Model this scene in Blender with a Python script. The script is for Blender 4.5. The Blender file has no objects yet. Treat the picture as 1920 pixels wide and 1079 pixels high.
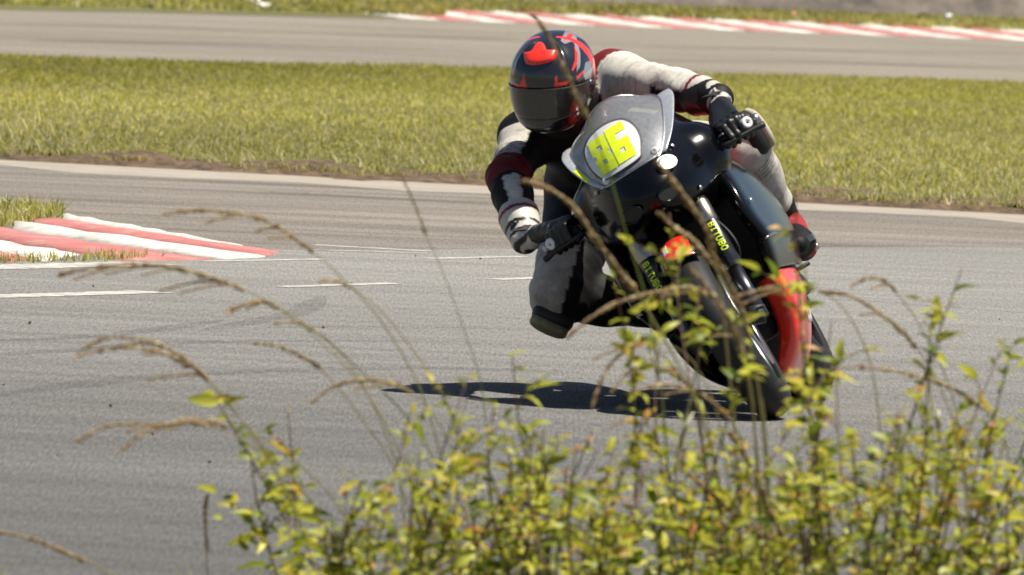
import bpy, bmesh, math, random
import numpy as np
from mathutils import Vector, Matrix

random.seed(7); RNG = np.random.default_rng(11)
R = math.radians
SC = bpy.context.scene
COL = SC.collection

# ------------------------------------------------------------------ camera
CAM_H, FPX, ROLL = 1.88, 25200.0, R(2.5)
PITCH = math.atan(961 / FPX)
FW = Vector((0, math.cos(PITCH), -math.sin(PITCH)))
RT0 = Vector((1, 0, 0)); UP0 = Vector((0, math.sin(PITCH), math.cos(PITCH)))
CU = RT0 * math.cos(ROLL) + UP0 * math.sin(ROLL)
CV = UP0 * math.cos(ROLL) - RT0 * math.sin(ROLL)
CLOC = Vector((0, 0, CAM_H))
cd = bpy.data.cameras.new('camera'); cam = bpy.data.objects.new('camera', cd); COL.objects.link(cam)
m = Matrix((CU, CV, -FW)).transposed().to_4x4(); m.translation = CLOC
cam.matrix_world = m
cd.sensor_width = 36; cd.lens = FPX / 1920 * 36
cd.clip_start = 0.5; cd.clip_end = 6000
cd.dof.use_dof = True; cd.dof.focus_distance = 45.5; cd.dof.aperture_fstop = cd.lens / 31.0
SC.camera = cam

# ------------------------------------------------------------------ world, sun, exposure
SUN = Vector((0.35, -0.10, 1.0)).normalized()          # towards the sun
w = bpy.data.worlds.new('World'); SC.world = w; w.use_nodes = True
nt = w.node_tree
sky = nt.nodes.new('ShaderNodeTexSky'); sky.sky_type = 'NISHITA'; sky.sun_disc = False
sky.sun_elevation = math.asin(SUN.z); sky.sun_rotation = math.atan2(SUN.x, SUN.y)
bg = nt.nodes['Background']; bg.inputs['Strength'].default_value = 0.05
nt.links.new(sky.outputs['Color'], bg.inputs['Color'])
sl = bpy.data.lights.new('sun', 'SUN'); sl.energy = 5.0; sl.angle = R(0.55); sl.color = (1.0, 0.94, 0.82)
so = bpy.data.objects.new('sun', sl); COL.objects.link(so)
so.rotation_euler = (-SUN).to_track_quat('-Z', 'Y').to_euler(); so.location = (20, 30, 40)
SC.view_settings.view_transform = 'Standard'; SC.view_settings.look = 'None'
SC.view_settings.exposure = 0.72; SC.view_settings.gamma = 1.0
SC.render.engine = 'CYCLES'
SC.cycles.max_bounces = 8; SC.cycles.transparent_max_bounces = 16

# ------------------------------------------------------------------ pixel helpers (pixels of the 1920-wide photograph)
def ray(px, py):
    return FW * FPX + CU * (px - 960) + CV * (539.5 - py)
def P(px, py, Y):
    d = ray(px, py); return CLOC + d * (Y / d.y)
def G(px, py, z=0.0):
    d = ray(px, py); return CLOC + d * ((z - CAM_H) / d.z)
def proj(p):
    d = Vector(p) - CLOC; k = FPX / d.dot(FW)
    return 960 + d.dot(CU) * k, 539.5 - d.dot(CV) * k

# ------------------------------------------------------------------ materials
def lin(c):
    return tuple(((x / 255) / 12.92 if x / 255 <= 0.04045 else ((x / 255 + 0.055) / 1.055) ** 2.4) for x in c)
def new_mat(name):
    m = bpy.data.materials.new(name); m.use_nodes = True
    return m, m.node_tree, m.node_tree.nodes['Principled BSDF']
def N(t, kind, **kw):
    n = t.nodes.new(kind)
    for k, v in kw.items(): setattr(n, k, v)
    return n
def bump(t, b, scale=200, strength=0.3, dist=0.002, detail=4, coord='Object'):
    tc = N(t, 'ShaderNodeTexCoord'); n = N(t, 'ShaderNodeTexNoise'); bp = N(t, 'ShaderNodeBump')
    n.inputs['Scale'].default_value = scale; n.inputs['Detail'].default_value = detail
    bp.inputs['Strength'].default_value = strength; bp.inputs['Distance'].default_value = dist
    t.links.new(tc.outputs[coord], n.inputs['Vector']); t.links.new(n.outputs['Fac'], bp.inputs['Height'])
    t.links.new(bp.outputs['Normal'], b.inputs['Normal']); return n
def plain(name, col, rough=0.5, metal=0.0, bscale=0, bstr=0.2, bdist=0.001, coat=0.0, vary=0.0, vscale=20):
    m, t, b = new_mat(name)
    b.inputs['Base Color'].default_value = (*col, 1); b.inputs['Roughness'].default_value = rough
    b.inputs['Metallic'].default_value = metal; b.inputs['Coat Weight'].default_value = coat
    b.inputs['Coat Roughness'].default_value = 0.05
    if bscale: bump(t, b, bscale, bstr, bdist)
    if vary:
        tc = N(t, 'ShaderNodeTexCoord'); n = N(t, 'ShaderNodeTexNoise'); n.inputs['Scale'].default_value = vscale
        n.inputs['Detail'].default_value = 6; n.inputs['Roughness'].default_value = 0.65
        r = N(t, 'ShaderNodeMapRange'); r.inputs[1].default_value = 0.3; r.inputs[2].default_value = 0.7
        r.inputs[3].default_value = 1 - vary; r.inputs[4].default_value = 1 + vary
        mx = N(t, 'ShaderNodeMix', data_type='RGBA', blend_type='MULTIPLY'); mx.inputs[0].default_value = 1
        mx.inputs[6].default_value = (*col, 1)
        t.links.new(tc.outputs['Object'], n.inputs['Vector']); t.links.new(n.outputs['Fac'], r.inputs[0])
        t.links.new(r.outputs[0], mx.inputs[7]); t.links.new(mx.outputs[2], b.inputs['Base Color'])
    return m
def attr_mat(name, rough=0.5, bscale=0, bstr=0.2, bdist=0.001, coat=0.0, dirt=0.0, transl=0.0, spec=0.5):
    m, t, b = new_mat(name)
    a = N(t, 'ShaderNodeAttribute', attribute_name='Col')
    src = a.outputs['Color']
    if dirt:
        tc = N(t, 'ShaderNodeTexCoord'); n = N(t, 'ShaderNodeTexNoise'); n.inputs['Scale'].default_value = 14
        n.inputs['Detail'].default_value = 7; n.inputs['Roughness'].default_value = 0.7
        r = N(t, 'ShaderNodeMapRange'); r.inputs[1].default_value = 0.35; r.inputs[2].default_value = 0.7
        r.inputs[3].default_value = 1 - dirt; r.inputs[4].default_value = 1.05
        mx = N(t, 'ShaderNodeMix', data_type='RGBA', blend_type='MULTIPLY'); mx.inputs[0].default_value = 1
        t.links.new(tc.outputs['Object'], n.inputs['Vector']); t.links.new(n.outputs['Fac'], r.inputs[0])
        t.links.new(src, mx.inputs[6]); t.links.new(r.outputs[0], mx.inputs[7]); src = mx.outputs[2]
    t.links.new(src, b.inputs['Base Color'])
    b.inputs['Roughness'].default_value = rough; b.inputs['Coat Weight'].default_value = coat
    b.inputs['Specular IOR Level'].default_value = spec
    b.inputs['Coat Roughness'].default_value = 0.06
    if bscale: bump(t, b, bscale, bstr, bdist)
    if transl:
        tr = N(t, 'ShaderNodeBsdfTranslucent'); ms = N(t, 'ShaderNodeMixShader'); ms.inputs[0].default_value = transl
        t.links.new(src, tr.inputs['Color'])
        t.links.new(b.outputs[0], ms.inputs[1]); t.links.new(tr.outputs[0], ms.inputs[2])
        t.links.new(ms.outputs[0], t.nodes['Material Output'].inputs['Surface'])
    return m
def leaf_mat(name, stops, transl=0.45):
    m, t, b = new_mat(name)
    oi = N(t, 'ShaderNodeObjectInfo'); cr = N(t, 'ShaderNodeValToRGB'); e = cr.color_ramp.elements
    cr.color_ramp.interpolation = 'LINEAR'
    for i, (p, c) in enumerate(stops):
        el = e[i] if i < 2 else e.new(p)
        el.position = p; el.color = (*c, 1)
    t.links.new(oi.outputs['Random'], cr.inputs[0]); t.links.new(cr.outputs[0], b.inputs['Base Color'])
    b.inputs['Roughness'].default_value = 0.45
    tr = N(t, 'ShaderNodeBsdfTranslucent'); ms = N(t, 'ShaderNodeMixShader'); ms.inputs[0].default_value = transl
    t.links.new(cr.outputs[0], tr.inputs['Color'])
    t.links.new(b.outputs[0], ms.inputs[1]); t.links.new(tr.outputs[0], ms.inputs[2])
    t.links.new(ms.outputs[0], t.nodes['Material Output'].inputs['Surface'])
    return m

def asphalt_mat(name, base, tint2, streak=0.35, direction=0.0, lane=None):
    """worn asphalt: aggregate speckle, broad pale/dark patches and long rubber streaks along the driving line"""
    m, t, b = new_mat(name); L = t.links
    tc = N(t, 'ShaderNodeTexCoord')
    def noise_(scale, vec, detail=3, rough=0.6):
        n = N(t, 'ShaderNodeTexNoise'); n.inputs['Scale'].default_value = scale
        n.inputs['Detail'].default_value = detail; n.inputs['Roughness'].default_value = rough
        L.new(vec, n.inputs['Vector']); return n.outputs['Fac']
    def rng(v, a, b_, c, d):
        r = N(t, 'ShaderNodeMapRange'); L.new(v, r.inputs[0])
        for i, x in enumerate((a, b_, c, d)): r.inputs[1 + i].default_value = x
        return r.outputs[0]
    def mul(a, b_):
        n = N(t, 'ShaderNodeMath', operation='MULTIPLY'); L.new(a, n.inputs[0]); L.new(b_, n.inputs[1]); return n.outputs[0]
    obj = tc.outputs['Object']
    grain = rng(noise_(260, obj, 2, 0.8), 0.3, 0.7, 0.45, 1.55)
    # aggregate specks are stretched along the line of travel, like stones polished and smeared by tyres
    mp0 = N(t, 'ShaderNodeMapping'); mp0.inputs['Scale'].default_value = (120, 5.0, 1); L.new(obj, mp0.inputs['Vector'])
    speck = rng(noise_(1.0, mp0.outputs[0], 4, 0.85), 0.32, 0.68, 0.60, 1.40)
    mp = N(t, 'ShaderNodeMapping'); mp.inputs['Rotation'].default_value = (0, 0, direction)
    mp.inputs['Scale'].default_value = (0.22, 2.2, 1); L.new(obj, mp.inputs['Vector'])
    st = rng(noise_(1.0, mp.outputs[0], 5, 0.65), 0.36, 0.62, 1 - streak, 1.08)
    mp2 = N(t, 'ShaderNodeMapping'); mp2.inputs['Rotation'].default_value = (0, 0, direction + 0.05)
    mp2.inputs['Scale'].default_value = (0.12, 9, 1); L.new(obj, mp2.inputs['Vector'])
    st2 = rng(noise_(1.0, mp2.outputs[0], 3, 0.5), 0.56, 0.70, 1.0, 1 - streak * 0.75)
    patch = noise_(0.22, obj, 4, 0.6)
    mx = N(t, 'ShaderNodeMix', data_type='RGBA'); mx.inputs[6].default_value = (*base, 1); mx.inputs[7].default_value = (*tint2, 1)
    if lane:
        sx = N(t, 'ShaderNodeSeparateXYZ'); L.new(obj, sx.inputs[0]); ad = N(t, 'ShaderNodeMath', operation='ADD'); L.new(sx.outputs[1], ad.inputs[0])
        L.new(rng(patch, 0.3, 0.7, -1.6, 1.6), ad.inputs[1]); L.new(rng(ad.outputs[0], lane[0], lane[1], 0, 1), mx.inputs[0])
    else:
        L.new(rng(patch, 0.35, 0.65, 0, 1), mx.inputs[0])
    f = mul(mul(grain, speck), mul(st, st2))
    mm = N(t, 'ShaderNodeMix', data_type='RGBA', blend_type='MULTIPLY'); mm.inputs[0].default_value = 1
    L.new(mx.outputs[2], mm.inputs[6]); L.new(f, mm.inputs[7]); L.new(mm.outputs[2], b.inputs['Base Color'])
    b.inputs['Roughness'].default_value = 1.0; b.inputs['Specular IOR Level'].default_value = 0.05
    bp = N(t, 'ShaderNodeBump'); bp.inputs['Strength'].default_value = 0.5; bp.inputs['Distance'].default_value = 0.003
    L.new(grain, bp.inputs['Height']); L.new(bp.outputs[0], b.inputs['Normal'])
    return m
def soil_mat(name, c1, c2, scale=6):
    m, t, b = new_mat(name); L = t.links
    tc = N(t, 'ShaderNodeTexCoord'); n = N(t, 'ShaderNodeTexNoise'); n.inputs['Scale'].default_value = scale
    n.inputs['Detail'].default_value = 9; n.inputs['Roughness'].default_value = 0.75
    cr = N(t, 'ShaderNodeValToRGB'); cr.color_ramp.elements[0].position = 0.35; cr.color_ramp.elements[1].position = 0.68
    cr.color_ramp.elements[0].color = (*c1, 1); cr.color_ramp.elements[1].color = (*c2, 1)
    L.new(tc.outputs['Object'], n.inputs['Vector']); L.new(n.outputs['Fac'], cr.inputs[0]); L.new(cr.outputs[0], b.inputs['Base Color'])
    bp = N(t, 'ShaderNodeBump'); bp.inputs['Strength'].default_value = 0.8; bp.inputs['Distance'].default_value = 0.03
    L.new(n.outputs['Fac'], bp.inputs['Height']); L.new(bp.outputs[0], b.inputs['Normal'])
    b.inputs['Roughness'].default_value = 0.95
    return m
def paint_mat(name, col, worn, scale=9, lo=0.52, hi=0.72):
    """brushed road paint with chipped, dirty patches"""
    m, t, b = new_mat(name); L = t.links
    tc = N(t, 'ShaderNodeTexCoord'); n = N(t, 'ShaderNodeTexNoise'); n.inputs['Scale'].default_value = scale
    n.inputs['Detail'].default_value = 8; n.inputs['Roughness'].default_value = 0.75
    r = N(t, 'ShaderNodeMapRange'); r.inputs[1].default_value = lo; r.inputs[2].default_value = hi
    mx = N(t, 'ShaderNodeMix', data_type='RGBA'); mx.inputs[6].default_value = (*col, 1); mx.inputs[7].default_value = (*worn, 1)
    L.new(tc.outputs['Object'], n.inputs['Vector']); L.new(n.outputs['Fac'], r.inputs[0]); L.new(r.outputs[0], mx.inputs[0])
    L.new(mx.outputs[2], b.inputs['Base Color']); b.inputs['Roughness'].default_value = 0.8
    bp = N(t, 'ShaderNodeBump'); bp.inputs['Strength'].default_value = 0.4; bp.inputs['Distance'].default_value = 0.01
    L.new(n.outputs['Fac'], bp.inputs['Height']); L.new(bp.outputs[0], b.inputs['Normal'])
    return m

M = {}
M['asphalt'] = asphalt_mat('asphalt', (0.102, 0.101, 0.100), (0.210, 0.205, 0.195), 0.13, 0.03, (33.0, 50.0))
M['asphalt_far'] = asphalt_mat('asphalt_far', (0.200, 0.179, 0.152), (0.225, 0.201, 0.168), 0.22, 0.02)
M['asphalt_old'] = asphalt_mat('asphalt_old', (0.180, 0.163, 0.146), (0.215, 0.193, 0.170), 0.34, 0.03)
M['dust'] = soil_mat('dust', (0.25, 0.22, 0.185), (0.34, 0.30, 0.25), 3)
M['soil'] = soil_mat('soil', (0.028, 0.018, 0.010), (0.20, 0.13, 0.075), 14)
M['turf'] = soil_mat('turf', (0.07, 0.075, 0.018), (0.16, 0.15, 0.05), 4)
M['bank'] = soil_mat('bank', (0.035, 0.030, 0.026), (0.20, 0.165, 0.14), 1.3)
M['ground'] = soil_mat('ground', (0.07, 0.075, 0.025), (0.14, 0.13, 0.05), 0.8)
M['kerb_red'] = paint_mat('kerb_red', (0.37, 0.120, 0.110), (0.38, 0.28, 0.25), 5, 0.48, 0.74)
M['kerb_white'] = paint_mat('kerb_white', (0.58, 0.555, 0.51), (0.27, 0.24, 0.21), 5, 0.45, 0.70)
M['line_white'] = paint_mat('line_white', (0.46, 0.44, 0.40), (0.24, 0.23, 0.215), 11, 0.42, 0.60)
M['grass'] = attr_mat('grass', 0.6, transl=0.5, spec=0.25)
M['rubber'] = plain('rubber', (0.011, 0.011, 0.012), 0.62, bscale=300, bstr=0.3, vary=0.3, vscale=60)
M['rubber'].node_tree.nodes['Principled BSDF'].inputs['Specular IOR Level'].default_value = 0.3
M['black_gloss'] = plain('black_gloss', (0.004, 0.0045, 0.006), 0.13)
M['black_gloss'].node_tree.nodes['Principled BSDF'].inputs['Specular IOR Level'].default_value = 0.32
M['black_cowl'] = plain('black_cowl', (0.0015, 0.0015, 0.002), 0.17)
M['black_cowl'].node_tree.nodes['Principled BSDF'].inputs['Specular IOR Level'].default_value = 0.30
M['black_matt'] = plain('black_matt', (0.008, 0.008, 0.008), 0.6, bscale=150, bstr=0.2)
M['red_gloss'] = plain('red_gloss', (0.76, 0.028, 0.014), 0.3, coat=0.6, vary=0.12, vscale=10)
M['white_gloss'] = plain('white_gloss', (0.72, 0.71, 0.69), 0.35, coat=0.3)
M['metal'] = plain('metal', (0.45, 0.45, 0.46), 0.32, 1.0, bscale=90, bstr=0.1)
M['dark_metal'] = plain('dark_metal', (0.10, 0.10, 0.11), 0.35, 1.0, bscale=90, bstr=0.1)
M['fork'] = plain('fork', (0.012, 0.013, 0.016), 0.28, 0.0, coat=0.3)
M['gold'] = plain('gold', (0.40, 0.36, 0.28), 0.28, 1.0)
M['plate_white'] = plain('plate_white', (0.62, 0.62, 0.64), 0.35, coat=0.4, vary=0.05)
M['neon'] = plain('neon', (0.66, 0.80, 0.015), 0.45)
M['sticker_ink'] = plain('sticker_ink', (0.05, 0.045, 0.05), 0.5)
M['seat'] = plain('seat', (0.015, 0.015, 0.015), 0.7, bscale=250, bstr=0.3)
M['leather'] = attr_mat('leather', 0.62, bscale=55, bstr=0.22, bdist=0.004, dirt=0.48, spec=0.22)
M['glove'] = attr_mat('glove', 0.42, bscale=130, bstr=0.25, bdist=0.002, dirt=0.3)
M['helmet'] = attr_mat('helmet', 0.22, coat=1.0)
M['slider'] = plain('slider', (0.20, 0.185, 0.105), 0.65, bscale=120, bstr=0.5, vary=0.35, vscale=30)
M['slider_pale'] = plain('slider_pale', (0.42, 0.38, 0.29), 0.65, bscale=120, bstr=0.4, vary=0.25, vscale=30)
M['straw'] = attr_mat('straw', 0.7, transl=0.25, spec=0.2)
M['bark'] = plain('bark', (0.115, 0.062, 0.050), 0.8, bscale=120, bstr=0.4, vary=0.4, vscale=40)
M['leaf'] = leaf_mat('leaf', [(0.0, (0.10, 0.16, 0.02)), (0.15, (0.24, 0.29, 0.03)), (0.42, (0.44, 0.46, 0.05)),
                              (0.82, (0.58, 0.55, 0.06)), (0.93, (0.62, 0.45, 0.07)), (1.0, (0.58, 0.25, 0.08))], 0.5)
M['leaf_mass'] = attr_mat('leaf_mass', 0.45, transl=0.40)
M['litter_white'] = plain('litter_white', (0.75, 0.73, 0.72), 0.5, bscale=30, bstr=0.4)
M['litter_pink'] = plain('litter_pink', (0.75, 0.30, 0.26), 0.5, bscale=30, bstr=0.4)
# clear, scratched windscreen: mostly see-through with a milky haze and sharp sky reflections
m, t, b = new_mat('screen_plastic'); L = t.links
tr = N(t, 'ShaderNodeBsdfTransparent'); tr.inputs[0].default_value = (0.78, 0.80, 0.82, 1)
df = N(t, 'ShaderNodeBsdfPrincipled'); df.inputs['Base Color'].default_value = (0.86, 0.87, 0.90, 1); df.inputs['Roughness'].default_value = 0.22
df.inputs['Metallic'].default_value = 0.45
tc = N(t, 'ShaderNodeTexCoord'); n = N(t, 'ShaderNodeTexNoise'); n.inputs['Scale'].default_value = 90; n.inputs['Detail'].default_value = 8
r = N(t, 'ShaderNodeMapRange'); r.inputs[1].default_value = 0.3; r.inputs[2].default_value = 0.7; r.inputs[3].default_value = 0.17; r.inputs[4].default_value = 0.27
L.new(tc.outputs['Object'], n.inputs['Vector']); L.new(n.outputs['Fac'], r.inputs[0])
ms = N(t, 'ShaderNodeMixShader'); L.new(r.outputs[0], ms.inputs[0]); L.new(tr.outputs[0], ms.inputs[1]); L.new(df.outputs[0], ms.inputs[2])
L.new(ms.outputs[0], t.nodes['Material Output'].inputs['Surface'])
M['screen'] = m
m2 = m.copy(); m2.name = 'screen_sunlit'  # brighter copy: sunlight on the turned-out flanges is put into the material
for n_ in m2.node_tree.nodes:
    if n_.type == 'MAP_RANGE': n_.inputs[3].default_value = 0.50; n_.inputs[4].default_value = 0.66
M['screen_sunlit'] = m2
# smoked visor
m, t, b = new_mat('visor_plastic')
b.inputs['Base Color'].default_value = (0.050, 0.042, 0.037, 1); b.inputs['Roughness'].default_value = 0.12; b.inputs['Coat Weight'].default_value = 0.4
M['visor'] = m

# ------------------------------------------------------------------ mesh helpers
def tag(o, label=None, cat=None, group=None, kind=None):
    for k, v in (('label', label), ('category', cat), ('group', group), ('kind', kind)):
        if v: o[k] = v
    return o
def mesh_from(name, verts, faces, mat=None, smooth=True, colors=None):
    me = bpy.data.meshes.new(name)
    if isinstance(faces, np.ndarray):
        v = np.asarray(verts, dtype=np.float32); nf, k = faces.shape
        me.vertices.add(len(v)); me.vertices.foreach_set('co', v.ravel())
        me.loops.add(nf * k); me.loops.foreach_set('vertex_index', faces.astype(np.int32).ravel())
        me.polygons.add(nf); me.polygons.foreach_set('loop_start', np.arange(0, nf * k, k, dtype=np.int32))
        me.update(calc_edges=True)
    else:
        me.from_pydata([tuple(p) for p in verts], [], faces); me.update()
    me.validate()
    me.polygons.foreach_set('use_smooth', [smooth] * len(me.polygons))
    if colors is not None:
        a = me.color_attributes.new('Col', 'FLOAT_COLOR', 'POINT')
        c = np.ones((len(me.vertices), 4), dtype=np.float32); c[:, :3] = np.asarray(colors)[:, :3]
        a.data.foreach_set('color', c.ravel())
    if mat: me.materials.append(M[mat])
    return me
def link(name, me, parent=None, loc=None):
    o = bpy.data.objects.new(name, me); COL.objects.link(o)
    if parent is not None: o.parent = parent
    if loc is not None: o.location = loc
    return o
def obj(name, verts, faces, mat, parent=None, smooth=True, colors=None, loc=None):
    if loc is not None: verts = [Vector(p) - Vector(loc) for p in verts]
    return link(name, mesh_from(name, verts, faces, mat, smooth, colors), parent, loc)
def empty(name, loc=(0, 0, 0)):
    o = bpy.data.objects.new(name, None); COL.objects.link(o); o.location = loc; o.empty_display_size = 0.2; return o
class MB:
    """collects pieces of one mesh"""
    def __init__(s): s.v = []; s.f = []
    def add(s, v, f):
        k = len(s.v); s.v += [Vector(p) for p in v]; s.f += [tuple(i + k for i in q) for q in f]; return s
    def build(s, name, mat, parent=None, smooth=True, bevel=0, autos=None, loc=None):
        o = obj(name, s.v, s.f, mat, parent, smooth, loc=loc)
        if bevel:
            b = o.modifiers.new('bevel', 'BEVEL'); b.width = bevel; b.segments = 2; b.limit_method = 'ANGLE'
        return o
def frame_from(d):
    d = Vector(d).normalized(); a = Vector((0, 0, 1)) if abs(d.z) < 0.9 else Vector((1, 0, 0))
    x = a.cross(d).normalized(); return x, d.cross(x).normalized(), d
def tube_g(pts, rad, seg=8, cap=True):
    pts = [Vector(p) for p in pts]
    if not hasattr(rad, '__len__'): rad = [rad] * len(pts)
    v, f = [], []; px = None
    for i, p in enumerate(pts):
        d = (pts[min(i + 1, len(pts) - 1)] - pts[max(i - 1, 0)]).normalized()
        if px is None: px, py, _ = frame_from(d)
        else:
            px = (px - d * px.dot(d)).normalized(); py = d.cross(px)
        for k in range(seg):
            a = 2 * math.pi * k / seg
            v.append(p + px * math.cos(a) * rad[i] + py * math.sin(a) * rad[i])
    for i in range(len(pts) - 1):
        for k in range(seg):
            k2 = (k + 1) % seg
            f.append((i * seg + k, i * seg + k2, (i + 1) * seg + k2, (i + 1) * seg + k))
    if cap:
        f.append(tuple(range(seg))[::-1]); f.append(tuple((len(pts) - 1) * seg + k for k in range(seg)))
    return v, f
def box_g(c, s, ax=None):
    c = Vector(c); X, Y, Z = ax if ax else (Vector((1, 0, 0)), Vector((0, 1, 0)), Vector((0, 0, 1)))
    v = [c + X * (sx * s[0] / 2) + Y * (sy * s[1] / 2) + Z * (sz * s[2] / 2) for sx in (-1, 1) for sy in (-1, 1) for sz in (-1, 1)]
    return v, [(0, 1, 3, 2), (4, 6, 7, 5), (0, 4, 5, 1), (2, 3, 7, 6), (0, 2, 6, 4), (1, 5, 7, 3)]
def lathe_g(prof, c, axis=(1, 0, 0), seg=64, closed=False):
    """prof: (offset along axis, radius)"""
    X, Y, D = frame_from(axis); c = Vector(c); v, f = [], []; n = len(prof)
    for k in range(seg):
        a = 2 * math.pi * k / seg; e = X * math.cos(a) + Y * math.sin(a)
        v += [c + D * o + e * r_ for o, r_ in prof]
    for k in range(seg):
        k2 = (k + 1) % seg
        for i in range(n if closed else n - 1):
            j = (i + 1) % n
            f.append((k * n + i, k * n + j, k2 * n + j, k2 * n + i))
    return v, f
def cat(P0, t):
    """Catmull-Rom through a list at parameter t in 0..len-1"""
    n = len(P0); i = min(int(t), n - 2); u = t - i
    p0, p1, p2, p3 = P0[max(i - 1, 0)], P0[i], P0[i + 1], P0[min(i + 2, n - 1)]
    return 0.5 * ((2 * p1) + (p2 - p0) * u + (2 * p0 - 5 * p1 + 4 * p2 - p3) * u * u + (3 * p1 - p0 - 3 * p2 + p3) * u ** 3)
def smooth_path(pts, n):
    pts = [Vector(p) for p in pts]
    return [cat(pts, (len(pts) - 1) * i / (n - 1)) for i in range(n)]
def loft_g(rows, nu, nv):
    rr = [smooth_path(r_, nv) for r_ in rows]
    cols = [smooth_path([r_[j] for r_ in rr], nu) for j in range(nv)]
    v = [cols[j][i] for i in range(nu) for j in range(nv)]
    f = [(i * nv + j, i * nv + j + 1, (i + 1) * nv + j + 1, (i + 1) * nv + j) for i in range(nu - 1) for j in range(nv - 1)]
    return v, f
def solid(o, th, off=-1):
    s = o.modifiers.new('solid', 'SOLIDIFY'); s.thickness = th; s.offset = off; return o

# signed-distance bodies -> one continuous surface (naive surface nets)
def sd_cone(X, a, b, ra, rb):
    a = np.array(a); b = np.array(b); d = b - a; L2 = max(d @ d, 1e-12)
    q = X - a; t = np.clip((q @ d) / L2, 0, 1)
    return np.linalg.norm(q - t[..., None] * d, axis=-1) - (ra + (rb - ra) * t), t
def sd_ell(X, c, r, ax=None):
    q = X - np.array(c)
    if ax is not None: q = q @ np.array([list(a) for a in ax]).T
    r = np.array(r); k0 = np.linalg.norm(q / r, axis=-1); k1 = np.linalg.norm(q / (r * r), axis=-1)
    return k0 * (k0 - 1) / np.maximum(k1, 1e-9)
def smin(a, b, k):
    h = np.clip(0.5 + 0.5 * (b - a) / k, 0, 1); return b + (a - b) * h - k * h * (1 - h)
def nets(fn, lo, hi, h):
    lo = np.array(lo, float); hi = np.array(hi, float); n = np.ceil((hi - lo) / h).astype(int) + 1
    g = np.stack(np.meshgrid(*[lo[i] + h * np.arange(n[i]) for i in range(3)], indexing='ij'), -1)
    F = fn(g.reshape(-1, 3)).reshape(n); S = F < 0
    cs = [(i, j, k) for i in (0, 1) for j in (0, 1) for k in (0, 1)]
    sl_ = lambda A, c: A[c[0]:n[0] - 1 + c[0], c[1]:n[1] - 1 + c[1], c[2]:n[2] - 1 + c[2]]
    pos = np.zeros((*(n - 1), 3)); cnt = np.zeros(n - 1)
    for a in cs:
        for ax_ in range(3):
            if a[ax_]: continue
            b_ = list(a); b_[ax_] = 1
            fa, fb = sl_(F, a), sl_(F, b_); mk = (fa < 0) != (fb < 0)
            t_ = np.where(mk, fa / np.where(mk, fa - fb, 1), 0)
            for q in range(3):
                pos[..., q] += np.where(mk, a[q] + (t_ if q == ax_ else 0), 0)
            cnt += mk
    act = cnt > 0; idx = -np.ones(n - 1, dtype=int); idx[act] = np.arange(act.sum())
    ii = np.argwhere(act); V = lo + h * (ii + pos[act] / cnt[act][:, None])
    Q = []
    for ax_ in range(3):
        u, v_ = (ax_ + 1) % 3, (ax_ + 2) % 3
        s0 = np.take(S, range(n[ax_] - 1), axis=ax_); s1 = np.take(S, range(1, n[ax_]), axis=ax_)
        e = np.argwhere(s0 != s1)
        e = e[(e[:, u] > 0) & (e[:, v_] > 0) & (e[:, u] < n[u] - 1) & (e[:, v_] < n[v_] - 1)]
        def at(du, dv):
            q = e.copy(); q[:, u] -= du; q[:, v_] -= dv; return idx[q[:, 0], q[:, 1], q[:, 2]]
        quad = np.stack([at(1, 1), at(0, 1), at(0, 0), at(1, 0)], 1)
        fl = S[e[:, 0], e[:, 1], e[:, 2]]
        quad[~fl] = quad[~fl][:, ::-1]; Q.append(quad)
    return V, np.concatenate(Q)
def wav(X, s, seed=0):
    """cheap smooth pseudo-noise in -1..1"""
    r_ = np.random.default_rng(seed); o = np.zeros(len(X))
    for i in range(6):
        k = r_.normal(size=3); k /= np.linalg.norm(k)
        o += np.sin(X @ k * s * r_.uniform(0.7, 1.6) + r_.uniform(0, 6.28))
    return o / 3.2
def inpoly(x, y, poly):
    x = np.asarray(x); y = np.asarray(y); c = np.zeros(x.shape, bool); n = len(poly)
    for i in range(n):
        x1, y1 = poly[i]; x2, y2 = poly[(i + 1) % n]
        if y1 == y2: continue
        c ^= ((y1 > y) != (y2 > y)) & (x < (x2 - x1) * (y - y1) / (y2 - y1) + x1)
    return c

# ================================================================== SETTING
XW = 14.0                                   # half width of everything built in detail
def strip(name, yn, yf, z, mat, half=60, kind='structure'):
    """a ground sheet between two edges given as functions of x"""
    xs = np.concatenate([np.linspace(-half, -XW, 8)[:-1], np.linspace(-XW, XW, 57), np.linspace(XW, half, 8)[1:]])
    v = [(x, yn(x), z) for x in xs] + [(x, yf(x), z) for x in xs]; n = len(xs)
    o = obj(name, v, [(i, i + 1, n + i + 1, n + i) for i in range(n - 1)], mat, smooth=False)
    return tag(o, kind=kind)
def edge_fn(p, q, wob=0.0, seed=0):
    a, b = G(*p), G(*q); k = (b.y - a.y) / (b.x - a.x)
    return lambda x: a.y + k * (x - a.x) + wob * (math.sin(x * 2.3 + seed) + 0.6 * math.sin(x * 5.1 + 2 * seed) + 0.5 * math.sin(x * 11.7 + seed))
tag(obj('ground', [(-2500, -200, -0.06), (2500, -200, -0.06), (2500, 4500, -0.06), (-2500, 4500, -0.06)], [(0, 1, 2, 3)], 'ground'), kind='structure')
near_edge = lambda x: 29.3 - 0.05 * x
far_edge = edge_fn((0, 305), (1920, 408))
inf_near = edge_fn((0, 297), (1920, 398), 0.10, 1)
inf_far = edge_fn((0, 114), (1920, 163), 0.15, 3)
ft_far = edge_fn((0, 18), (780, 36), 0.05, 2)
ft_far_r = edge_fn((780, 36), (1920, 76))
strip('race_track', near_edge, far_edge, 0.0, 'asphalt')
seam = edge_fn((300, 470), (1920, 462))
strip('old_asphalt', lambda x: min(max(seam(x), 50.3), 56), lambda x: far_edge(x) - 0.6, 0.0005, 'asphalt_old')
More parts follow.
